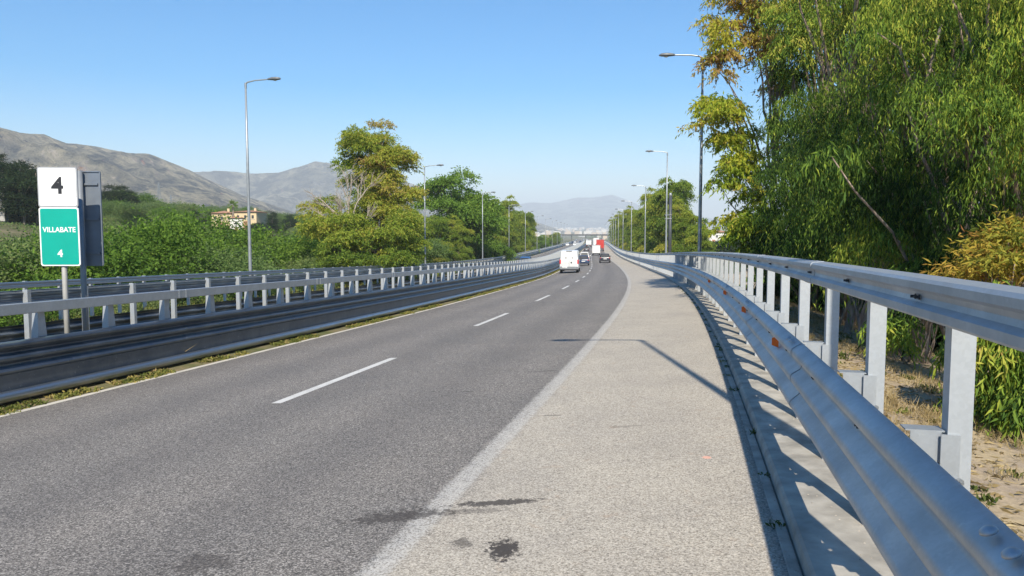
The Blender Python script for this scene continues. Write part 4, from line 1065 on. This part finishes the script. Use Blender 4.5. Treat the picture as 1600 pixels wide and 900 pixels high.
def wheel(parent, x, y, r, w):
    o = empty('wheel', (x, y, r)); o.parent = parent
    mb = MB(); mb.tube([(-w / 2, 0, 0), (-w / 2 + .02, 0, 0), (w / 2 - .02, 0, 0), (w / 2, 0, 0)], [r - .03, r, r, r - .03], 20); mb.build('tyre', M_tyre, o, smooth=True, angle=40)
    mb = MB(); s = 1 if x > 0 else -1; mb.tube([(s * w * .3, 0, 0), (s * (w / 2 + .006), 0, 0)], [r * .62, r * .58], 14); mb.build('rim', M_rim, o)
def plate(parent, y, z, sgn=-1):
    mb = MB(); mb.box(-.26, .26, min(y, y + sgn * .012), max(y, y + sgn * .012), z - .055, z + .055); mb.build('number_plate', M_plate, parent)
def matte(p):
    k = p.name + '_cabin'
    m = bpy.data.materials.get(k)
    if m is None:
        m = p.copy(); m.name = k; b = m.node_tree.nodes['Principled BSDF']; b.inputs['Coat Weight'].default_value = 0; b.inputs['Roughness'].default_value = .55; b.inputs['Specular IOR Level'].default_value = .15
    return m
def car(label, paint, L=4.1, W=1.76, H=1.5, kind='hatch', name='car', cat='car', group='cars on the motorway'):
    """rear at y=0, front at y=L"""
    g = empty(name); tag(g, label, cat, group); w = W / 2; zb_ = .95 if kind != 'suv' else 1.05
    mb = MB(); loft(mb, [(0, w * .88, w * .84, .34, zb_ - .08, .10), (.06, w * .96, w * .93, .28, zb_, .14), (.5, w, w * .96, .24, zb_ + .02, .14), (L * .5, w, w * .96, .22, zb_ - .02, .14), (L * .74, w, w * .95, .22, zb_ - .05, .14), (L * .95, w * .95, w * .88, .24, .74, .14), (L, w * .82, w * .78, .32, .62, .10)])
    body = mb.build('body', paint, g, smooth=True, angle=50)
    mb = MB(); y0 = .10 if kind != 'sedan' else .75
    loft(mb, [(y0, w * .86, w * .80, zb_ - .05, zb_ + .03, .04), (y0 + .32, w * .90, w * .70, zb_ - .05, H - .04, .10), (y0 + .9, w * .92, w * .72, zb_ - .05, H, .12), (L * .52, w * .92, w * .72, zb_ - .05, H - .02, .12), (L * .60, w * .92, w * .70, zb_ - .05, H - .10, .10), (L * .78, w * .88, w * .80, zb_ - .07, zb_ + .01, .04)])
    mb.build('cabin', matte(paint), body, smooth=True, angle=50)
    # rear window, windscreen and side windows as slightly proud panes
    def quad(name_, a, m_, par):
        mb = MB(); a = [Vector(q) for q in a]; nrm = (a[1] - a[0]).cross(a[3] - a[0]).normalized() * .012; mb.hexa([q for q in a], [q + nrm for q in a]); return mb.build(name_, m_, par)
    quad('rear_window', [(w * .70, y0 + .01, zb_ + .07), (-w * .70, y0 + .01, zb_ + .07), (-w * .60, y0 + .255, H - .10), (w * .60, y0 + .255, H - .10)][::-1], M_glass, g)
    quad('windscreen', [(w * .76, L * .765, zb_ + .05), (-w * .76, L * .765, zb_ + .05), (-w * .60, L * .61, H - .14), (w * .60, L * .61, H - .14)], M_glass, g)
    for sx_ in (1, -1):
        q = [(sx_ * w * .90, y0 + .45, zb_ + .04), (sx_ * w * .90, L * .68, zb_ + .04), (sx_ * w * .735, L * .56, H - .12), (sx_ * w * .735, y0 + .62, H - .12)]
        quad('side_window', q if sx_ > 0 else q[::-1], M_glass, g)
    for sx_ in (1, -1):
        mb = MB(); mb.box(min(sx_ * w * .72, sx_ * w * .90), max(sx_ * w * .72, sx_ * w * .90), -.012, .09, zb_ - .19, zb_ - .08); mb.build('tail_light', M_tail, g)
        mb = MB(); mb.box(min(sx_ * w * .55, sx_ * w * .84), max(sx_ * w * .55, sx_ * w * .84), L - .14, L + .005, .56, .68); mb.build('headlight', M_head, g)
        mb = MB(); mb.box(min(sx_ * w, sx_ * (w + .16)), max(sx_ * w, sx_ * (w + .16)), L * .66, L * .66 + .09, zb_, zb_ + .12); mb.build('wing_mirror', paint, g)
        for yy in (.75, L - .80): wheel(g, sx_ * (w - .11), yy, .31, .20)
    mb = MB(); mb.box(-w * .9, w * .9, -.05, .1, .26, .40); mb.build('bumper', M_trim if kind != 'suv' else M_grey_bump, g)
    plate(g, -.02, .66 if kind != 'suv' else .72); 
    return g
def van(label, name='van'):
    W, H, L = 2.02, 2.36, 5.6; w = W / 2
    g = empty(name); tag(g, label, 'van')
    mb = MB(); loft(mb, [(0, w * .97, w * .84, .62, H - .05, .16), (.10, w, w * .88, .45, H, .20), (1.4, w, w * .89, .40, H + .02, .20), (3.9, w, w * .88, .40, H, .20), (4.5, w * .98, w * .82, .40, 1.75, .16), (5.2, w * .96, w * .86, .38, 1.15, .14), (5.6, w * .85, w * .8, .40, .85, .12)])
    body = mb.build('body', CW, g, smooth=True, angle=50)
    mb = MB(); mb.box(-.008, .008, -.012, .02, .72, H - .16); mb.box(-.80, .80, -.006, .02, H - .20, H - .19); mb.build('door_gap', M_trim, body)
    for sx_, x in ((1, .34), (-1, -.34)):
        mb = MB(); mb.prism([(a + x, b + 1.62) for a, b in rrect(.16, .17, .04)], -.010, .02); mb.build('door_window', simple('obscured_window', (.35, .33, .31), .4), g)
    mb = MB(); mb.tube([(.24, .02, 1.12), (.24, -.02, 1.12)], .085, 16); mb.build('emblem', simple('dark_chrome', (.10, .10, .11), .3, .6), g)
    mb = MB(); mb.box(-.30, .30, -.03, .10, H - .075, H - .005); mb.build('brake_light', M_trim, g)
    mb = MB(); mb.box(-.98, .98, -.10, .12, .44, .70); mb.build('bumper', M_grey_bump, g)
    mb = MB(); mb.box(-.98, .98, -.06, .2, .36, .435); mb.build('step', M_trim, g)
    for sx_ in (1, -1):
        mb = MB(); mb.box(min(sx_ * .86, sx_ * 1.005), max(sx_ * .86, sx_ * 1.005), -.015, .14, .98, 1.42); mb.build('tail_light', M_tail, g)
        mb = MB(); mb.box(min(sx_ * 1.0, sx_ * 1.2), max(sx_ * 1.0, sx_ * 1.2), 4.2, 4.32, 1.25, 1.55); mb.build('wing_mirror', M_trim, g)
        for yy in (1.0, 4.55): wheel(g, sx_ * .86, yy, .36, .26)
    mb = MB(); mb.box(-.70, -.18, -.115, -.10, .60, .71); mb.build('number_plate', M_plate, g)
    mb = MB(); mb.box(-.80, .80, .3, 4.8, .30, .42); mb.build('chassis', M_trim, g)
    return g
def lorry(label, paint, W, H, L, cabm, z0=.9, name='lorry'):
    g = empty(name); tag(g, label, 'lorry', 'lorries on the right carriageway'); w = W / 2
    mb = MB(); loft(mb, [(0, w, w, z0, H, .05), (.02, w, w, z0, H, .05), (L - 2.1, w, w, z0, H, .05)]); body = mb.build('cargo_box', paint, g)
    mb = MB(); mb.box(-.01, .01, -.012, .0, z0 + .1, H - .1); mb.box(-w + .03, w - .03, -.02, 0, H - .09, H - .03); mb.box(-w + .03, w - .03, -.02, 0, z0 + .02, z0 + .10)
    for x in (-w + .05, w - .09): mb.box(x, x + .04, -.018, 0, z0 + .12, H - .1)
    mb.build('door_frame', M_grey_bump, body)
    mb = MB(); loft(mb, [(L - 2.0, w * .96, w * .9, .6, min(H, 2.9), .12), (L - .5, w * .96, w * .88, .5, min(H, 2.8), .15), (L, w * .9, w * .8, .5, 1.9, .15)]); mb.build('cab', cabm, g, smooth=True, angle=50)
    mb = MB(); mb.box(-.42, -.30, .1, L - .3, z0 - .22, z0 - .003); mb.box(.30, .42, .1, L - .3, z0 - .22, z0 - .003); mb.box(-w * .96, w * .96, .05, .17, .42, .55); mb.box(-.42, .42, .2, .3, .5, z0 - .1); mb.build('chassis', M_trim, g)
    for sx_ in (1, -1):
        mb = MB(); mb.box(min(sx_ * w * .66, sx_ * w * .94), max(sx_ * w * .66, sx_ * w * .94), .02, .048, .56, .70); mb.build('tail_light', M_tail, g)
        mb = MB(); mb.box(min(sx_ * w * .95, sx_ * w * 1.15), max(sx_ * w * .95, sx_ * w * 1.15), L - .7, L - .6, 1.7, 2.2); mb.build('wing_mirror', M_trim, g)
        for yy in (1.3, L - 1.1): wheel(g, sx_ * (w - .18), yy, .42, .28)
    plate(g, .04, .62); return g
place(van('white panel van with red tail lights in the left lane, nearest vehicle'), 79.7, -7.55, 0)
place(car('dark blue hatchback right in front of the white van', CB, 4.1, 1.76, 1.5), 112, -6.75, 0)
place(car('pale silver off roader with a dark rear window ahead of the blue hatchback', CW, 4.3, 1.85, 1.78, 'suv'), 132, -6.75, 0)
place(car('black hatchback alone in the right lane', CK, 4.2, 1.80, 1.50), 124.5, -3.35, 0)
place(car('small dark car farther ahead in the left lane', CK, 4.2, 1.76, 1.5), 240, -7.5, 0)
place(lorry('small white box van truck behind the red lorry', CW, 1.95, 2.5, 5.2, CW, .55), 186, -4.35, 0)
place(lorry('red lorry in the right lane, half hidden by the small white box truck', CR, 2.5, 3.7, 9, CR), 243, -3.2, 0)
place(lorry('white lorry farther ahead in the left lane', CW, 2.4, 2.9, 7, CW), 345, -8.0, 0)
place(lorry('tall white lorry in front of the red lorry', CW, 2.5, 3.9, 10, CW), 330, -4.6, 0)
place(car('blue car coming towards the camera on the opposite carriageway', CBL, 4.3, 1.85, 1.7, 'suv'), 106, -14.6, 0, math.pi)
for k, (s, d, p_, kd, lb) in enumerate([(385, -19.0, CW, 'hatch', 'white car approaching along the outer lane of the far left carriageway'), (395, -15.6, CW, 'suv', 'white tall car approaching in the inner lane far away'), (450, -15.2, CS, 'hatch', 'silver car approaching far away in the inner lane'), (520, -18.6, CW, 'hatch', 'tiny white car approaching near the overpass'), (470, -18.8, CB, 'suv', 'dark car approaching far away in the outer lane'), (560, -15.3, CB, 'hatch', 'dark blue car approaching nearest to the overpass')]):
    place(car(lb, p_, 4.2, 1.8, 1.5 if kd == 'hatch' else 1.75, kd), s, d, 0, math.pi)
for k, (s, d, lb) in enumerate([(470, -4.4, 'white car in the right lane beyond the lorries'), (520, -7.9, 'silver car in the left lane close to the overpass')]):
    place(car(lb, CW if k == 0 else CS), s, d, 0)
# motorcycle with rider
g = empty('motorcycle'); tag(g, 'dark motorcycle approaching on the left carriageway', 'motorcycle')
for y in (.72, -.72):
    o = empty('wheel', (0, y, .31)); o.parent = g; mb = MB(); mb.tube([(-.07, 0, 0), (-.04, 0, 0), (.04, 0, 0), (.07, 0, 0)], [.25, .31, .31, .25], 18); mb.build('tyre', M_tyre, o, smooth=True); mb = MB(); mb.tube([(-.075, 0, 0), (.075, 0, 0)], .2, 14); mb.build('rim', M_rim, o)
mb = MB(); loft(mb, [(-.85, .10, .08, .70, .86, .05), (-.3, .16, .13, .42, .80, .07), (.2, .18, .17, .36, .98, .09), (.62, .18, .16, .50, 1.12, .08), (.80, .08, .08, .66, .96, .05)]); mb.build('fairing', CK, g, smooth=True)
mb = MB(); mb.tube([(-.36, .42, 1.06), (-.12, .55, 1.0), (.12, .55, 1.0), (.36, .42, 1.06)], .02, 6); mb.build('handlebar', M_trim, g)
mb = MB(); mb.box(-.09, .09, .80, .83, .78, .92); mb.build('headlight', M_head, g)
mb = MB(); mb.tube([(-.07, .55, 1.0), (-.07, .72, .31)], .03, 6); mb.tube([(.07, .55, 1.0), (.07, .72, .31)], .03, 6); mb.build('fork', M_rim, g)
place(g, 335, -19.3, 0, math.pi)
def rider():
    me = bpy.data.meshes.new('person')
    J = [(0, -.28, .90), (0, -.18, 1.18), (0, -.02, 1.42), (0, .02, 1.55), (0, .06, 1.70), (.19, -.02, 1.40), (.30, .16, 1.18), (.34, .40, 1.08), (-.19, -.02, 1.40), (-.30, .16, 1.18), (-.34, .40, 1.08), (.15, -.22, .86), (.24, .16, .80), (.22, .02, .42), (.22, .14, .36), (-.15, -.22, .86), (-.24, .16, .80), (-.22, .02, .42), (-.22, .14, .36)]
    E_l = [(0, 1), (1, 2), (2, 3), (3, 4), (2, 5), (5, 6), (6, 7), (2, 8), (8, 9), (9, 10), (0, 11), (11, 12), (12, 13), (13, 14), (0, 15), (15, 16), (16, 17), (17, 18)]
    rad = [.16, .16, .17, .07, .12, .08, .06, .045, .08, .06, .045, .11, .085, .055, .05, .11, .085, .055, .05]
    me.from_pydata(J, E_l, []); o = bpy.data.objects.new('person', me); COL.objects.link(o)
    sk = o.modifiers.new('skin', 'SKIN'); sb = o.modifiers.new('sub', 'SUBSURF'); sb.levels = 1; sb.render_levels = 1
    me.skin_vertices[0].data  # layer made by the modifier
    for i, r in enumerate(rad): me.skin_vertices[0].data[i].radius = (r, r)
    me.skin_vertices[0].data[0].use_root = True
    return o
try:
    o = rider(); me = o.data; me.materials.append(simple('dark_riding_clothes', (.03, .03, .035), .7)); tag(o, 'person in dark clothing riding the motorcycle, hands on the bars', 'person'); place(o, 335, -19.3, 0, math.pi)
    mb = MB(); mb.tube([(0, .06, 1.58), (0, .06, 1.62), (0, .06, 1.70), (0, .05, 1.80), (0, .04, 1.86), (0, .04, 1.88)], [.09, .125, .14, .12, .07, .01], 14); h = mb.build('helmet', CS, o, smooth=True)
except Exception as e:
    print('rider', e)

# ------------------------------------------------------------------ buildings
M_yellow = simple('ochre_plaster', (.60, .47, .28), .9, 0, .08, .4); M_white = simple('white_plaster', (.66, .64, .60), .9, 0, .08, .4)
M_tile = simple('terracotta_roof', (.34, .17, .10), .9, 0, .2, 2); M_win = simple('dark_window', (.05, .055, .06), .3); M_stone = simple('dry_stone', (.33, .29, .24), .95, 0, .25, 1.5)
def house(name, label, loc, rz, w, d_, h, wallm, roofm, hip=True, wins=3, roofh=1.1, porch=False):
    g = empty(name, loc, rz); tag(g, label, 'house')
    mb = MB(); mb.box(-w / 2, w / 2, -d_ / 2, d_ / 2, -2, h); mb.build('wall', wallm, g)
    mb = MB(); o_ = .45
    if hip: mb.hexa([(-w / 2 - o_, -d_ / 2 - o_, h + .003), (w / 2 + o_, -d_ / 2 - o_, h + .003), (w / 2 + o_, d_ / 2 + o_, h + .003), (-w / 2 - o_, d_ / 2 + o_, h + .003)], [(-w / 2 + d_ * .4, -.15, h + roofh), (w / 2 - d_ * .4, -.15, h + roofh), (w / 2 - d_ * .4, .15, h + roofh), (-w / 2 + d_ * .4, .15, h + roofh)])
    else: mb.box(-w / 2 - o_, w / 2 + o_, -d_ / 2 - o_, d_ / 2 + o_, h + .003, h + .30)
    rf = mb.build('roof', roofm, g)
    for i in range(wins):
        x = -w / 2 + w * (i + .5) / wins
        z = h - 1.9
        mb = MB(); mb.box(x - .32, x + .32, -d_ / 2 - .03, -d_ / 2 - .003, z + .1, z + 1.0); wq = mb.build('window', M_win, g)
        mb = MB(); mb.box(x - .62, x + .62, -d_ / 2 - .10, -d_ / 2 - .004, z - .09, z - .003); mb.build('sill', M_white, wq)
    mb = MB(); mb.box(-.5, .5, -d_ / 2 - .04, -d_ / 2 - .003, h - 4.6, h - 2.5); mb.build('door', M_tile, g)
    if hip:
        mb = MB(); mb.box(w * .12, w * .12 + .6, .3, .9, h + .2, h + roofh + .6); mb.build('chimney', wallm, rf)
    return g
def hz(px, py, Y): return ((px - 800) / 1180 * Y, Y, CAM_H + (363.7 - py) / 1180 * Y)
x, y, z = hz(353, 345, 212); house('yellow_villa', 'left yellow villa with a low tiled roof on the hill beside the palm', (x, y, z - .3), .15, 5.4, 7, 2.3, M_yellow, M_tile, True, 3, .8)
x, y, z = hz(394, 346, 208); house('yellow_villa', 'right yellow villa with three windows on the hill, just behind the lamp pole', (x, y, z - .3), -.1, 6.2, 7, 2.8, M_yellow, M_tile, True, 3, .5)
x, y, z = hz(374, 346, 206); house('garden_annex', 'low pale outbuilding with brown roof between the two yellow villas', (x, y, z - .3), 0, 3.4, 3, 1.2, M_white, M_tile, True, 1, .5)
x, y, z = hz(-14, 322, 118); house('white_house', 'white house with a flat overhanging roof at the left picture edge', (x, y, z - .4), .5, 4.6, 5, 2.9, simple('weathered_plaster', (.42, .40, .37), .9), simple('flat_roof_slab', (.38, .33, .28), .9), False, 2)
x, y, z = hz(1084, 372, 175); house('field_cottage', 'small cream cottage behind the palms on the right', (x, y, z - .3), .2, 2.6, 3, 1.6, simple('cream_plaster', (.60, .52, .40), .9), M_tile, True, 1, .5)
x, y, z = hz(1112, 368, 260); house('field_cottage', 'long low farm building at the back of the dry field', (x, y, z - .3), .0, 9, 4, 1.4, M_white, M_tile, True, 4, .6)
# dry field right: sheet with stone walls, bushes
mb = MB()
def fieldwall(x0, y0, x1, y1, h, label):
    g = MB(); n = 24; t = .3; v = []
    for i in range(n + 1):
        a = i / n; x = x0 + (x1 - x0) * a; y = y0 + (y1 - y0) * a; zz = tz(x, y); hh = h * (1 + .15 * math.sin(i * 2.1)); v += [(x, y - t, zz - .3), (x, y - t, zz + hh), (x, y + t, zz + hh), (x, y + t, zz - .3)]
    f = [(i * 4 + k, (i + 1) * 4 + k, (i + 1) * 4 + k + 1, i * 4 + k + 1) for i in range(n) for k in range(3)] + [(0, 1, 2, 3), (n * 4 + 3, n * 4 + 2, n * 4 + 1, n * 4)]
    g.add(v, f); tag(g.build('stone_wall', M_stone), label, 'wall')
fieldwall(24, 96, 46, 84, .8, 'pale dry stone wall along the near edge of the right field')
fieldwall(26, 125, 60, 118, .7, 'dry stone wall across the middle of the right field')
mb = MB(); gxs = np.linspace(19, 75, 30); gys = np.linspace(78, 170, 40); A, B_ = np.meshgrid(gxs, gys); Zf = terrain_z(A, B_) + .12
mb.add(np.stack([A, B_, Zf], -1).reshape(-1, 3), [(j * 30 + i, j * 30 + i + 1, (j + 1) * 30 + i + 1, (j + 1) * 30 + i) for j in range(39) for i in range(29)])
tag(mb.build('dry_field', dirt_mat('dry_field_soil', (.34, .28, .22), (.40, .34, .25), (.18, .17, .09), .15, .6), smooth=True), kind='structure')
rng = np.random.default_rng(44)
bl = ['round bush in the dry field, in front of the near stone wall', 'bush at the left end of the near stone wall', 'bush behind the near stone wall', 'low bush right of the marker post', 'bush near the middle wall of the field', 'spreading bush below the two palms', 'bush at the back of the dry field', 'small bush beside the cream cottage', 'shrub on the bank just behind the far right rail', 'green shrub left of the nearest street lamp foot', 'green shrub right of the nearest street lamp foot', 'shrub on the bank below the yellowing eucalyptus']
for k, (x, y, q) in enumerate([(27, 88, .4), (25, 99, .5), (33, 100, .6), (36, 92, .4), (44, 124, .7), (40, 140, .8), (50, 150, .9), (44, 168, .7), (15.5, 52, .45), (12.8, 44, .42), (14.6, 42, .5), (13.6, 37, .5)]):
    g = copy_tree(sp_[k % 3]); g.location = (x, y, tz(x, y) - .2); g.scale = (q, q, q * .8); g.rotation_euler = (0, 0, k); g['label'] = bl[k]; g['group'] = 'bushes right of the road'
# power pylons on the slope
def pylon(px, ytop, Y, h, label):
    x = (px - 800) / 1180 * Y; zt_ = CAM_H + (363.7 - ytop) / 1180 * Y; g = empty('power_pylon', (x, Y, zt_ - h)); tag(g, label, 'pylon', 'power pylons on the left slope')
    mb = MB()
    for sx_ in (-1, 1):
        for sy_ in (-1, 1): mb.tube([(sx_ * h * .09, sy_ * h * .09, -4), (sx_ * .25, sy_ * .25, h)], .13, 4)
    for i in range(7):
        z = h * i / 7; w = h * .09 * (1 - i / 7) + .25; z2 = h * (i + 1) / 7; w2 = h * .09 * (1 - (i + 1) / 7) + .25
        for sy_ in (-1, 1): mb.tube([(-w, sy_ * w, z), (w2, sy_ * w2, z2)], .08, 4); mb.tube([(w, sy_ * w, z), (-w2, sy_ * w2, z2)], .08, 4)
    mb.build('lattice_tower', M_pole, g)
    for z in (h * .75, h * .87): mb = MB(); mb.tube([(-h * .14, 0, z), (h * .14, 0, z)], .14, 4); mb.build('crossarm', M_pole, g)
pylon(252, 286, 560, 22, 'left one of two faint lattice pylons on the slope'); pylon(270, 305, 640, 20, 'right one of two faint lattice pylons on the slope')

# overpass
s_ = 620; g = empty('overpass'); tag(g, 'concrete overpass crossing the motorway in the distance', 'bridge')
pc = P(s_, -6, 0); th_ = heading(s_); mb = MB(); mb.box(-27, 23, -4, 4, 4.9, 5.6); mb.build('deck', M_conc, g)
for yy in (-4.1, 3.98): mb = MB(); mb.box(-27, 23, yy, yy + .12, 5.3, 6.2); mb.build('parapet', M_conc, g)
for x in (-17, -5.5, 7.6): mb = MB(); mb.box(x - .3, x + .3, -3, 3, -1, 4.897); mb.build('pier', M_conc, g)
for x0, x1 in ((-40, -27), (23, 36)): mb = MB(); mb.hexa([(x0, -7, -1.5), (x1, -7, -1.5), (x1, 7, -1.5), (x0, 7, -1.5)], [(x0, -4, 5.85), (x1, -4, 5.85), (x1, 4, 5.85), (x0, 4, 5.85)]); mb.build('abutment', M_median, g)
g.location = pc.tolist(); g.rotation_euler = (0, 0, -th_)

# the city, far away: one mass of blocks
rng = np.random.default_rng(99)
cm = [simple('city_pale_plaster', (.62, .58, .52), .9), simple('city_ochre_plaster', (.52, .42, .32), .9), simple('city_grey_plaster', (.40, .39, .38), .9)]
for nm, n, y0, y1, sz in (('city', 900, 2600, 6500, 1.0), ('suburb', 260, 1000, 2600, .7)):
    mb = MB()
    for _ in range(n):
        Y = rng.uniform(y0, y1); x = Y * rng.uniform(-.12, .62 if nm == 'city' else .45); z = tz(x, Y)
        if nm == 'suburb' and abs(x - float(np.interp(Y, Y_, X_)) + 6) < 45: continue
        w = rng.uniform(9, 26) * sz; dd = rng.uniform(9, 18) * sz; h = rng.uniform(5, 16) * sz
        mb.box(x - w / 2, x + w / 2, Y - dd / 2, Y + dd / 2, z - 10, z + h, int(rng.integers(0, 3)))
    tag(mb.build(nm, cm), kind='stuff')
# far-off woods that read as one mass
n = 9000; Y = rng.uniform(420, 2400, n); x = Y * rng.uniform(-.9, .9, n); xc = np.interp(Y, Y_, X_); k = np.abs(x - xc + 6) > 30 + rng.uniform(0, 30, n); x = x[k]; Y = Y[k]
cl_ok = fbm(x / 120, Y / 120, 3, 12) > .40; x = x[cl_ok]; Y = Y[cl_ok]; zz = terrain_z(x, Y)
B = []; 
for q in range(14): B.append(np.stack([x + rng.normal(0, 3.5, len(x)), Y + rng.normal(0, 3.5, len(x)), zz + rng.uniform(.3, 5.5, len(x))], 1))
B = np.concatenate(B); m_ = len(B)
tag(leaves_mesh('far_woods', B, rng.normal(0, 1, (m_, 3)), rng.uniform(1.6, 3.2, m_), rng.uniform(.9, 1.9, m_), rng.normal(.4, .2, m_), rng, M_shrub), kind='stuff')
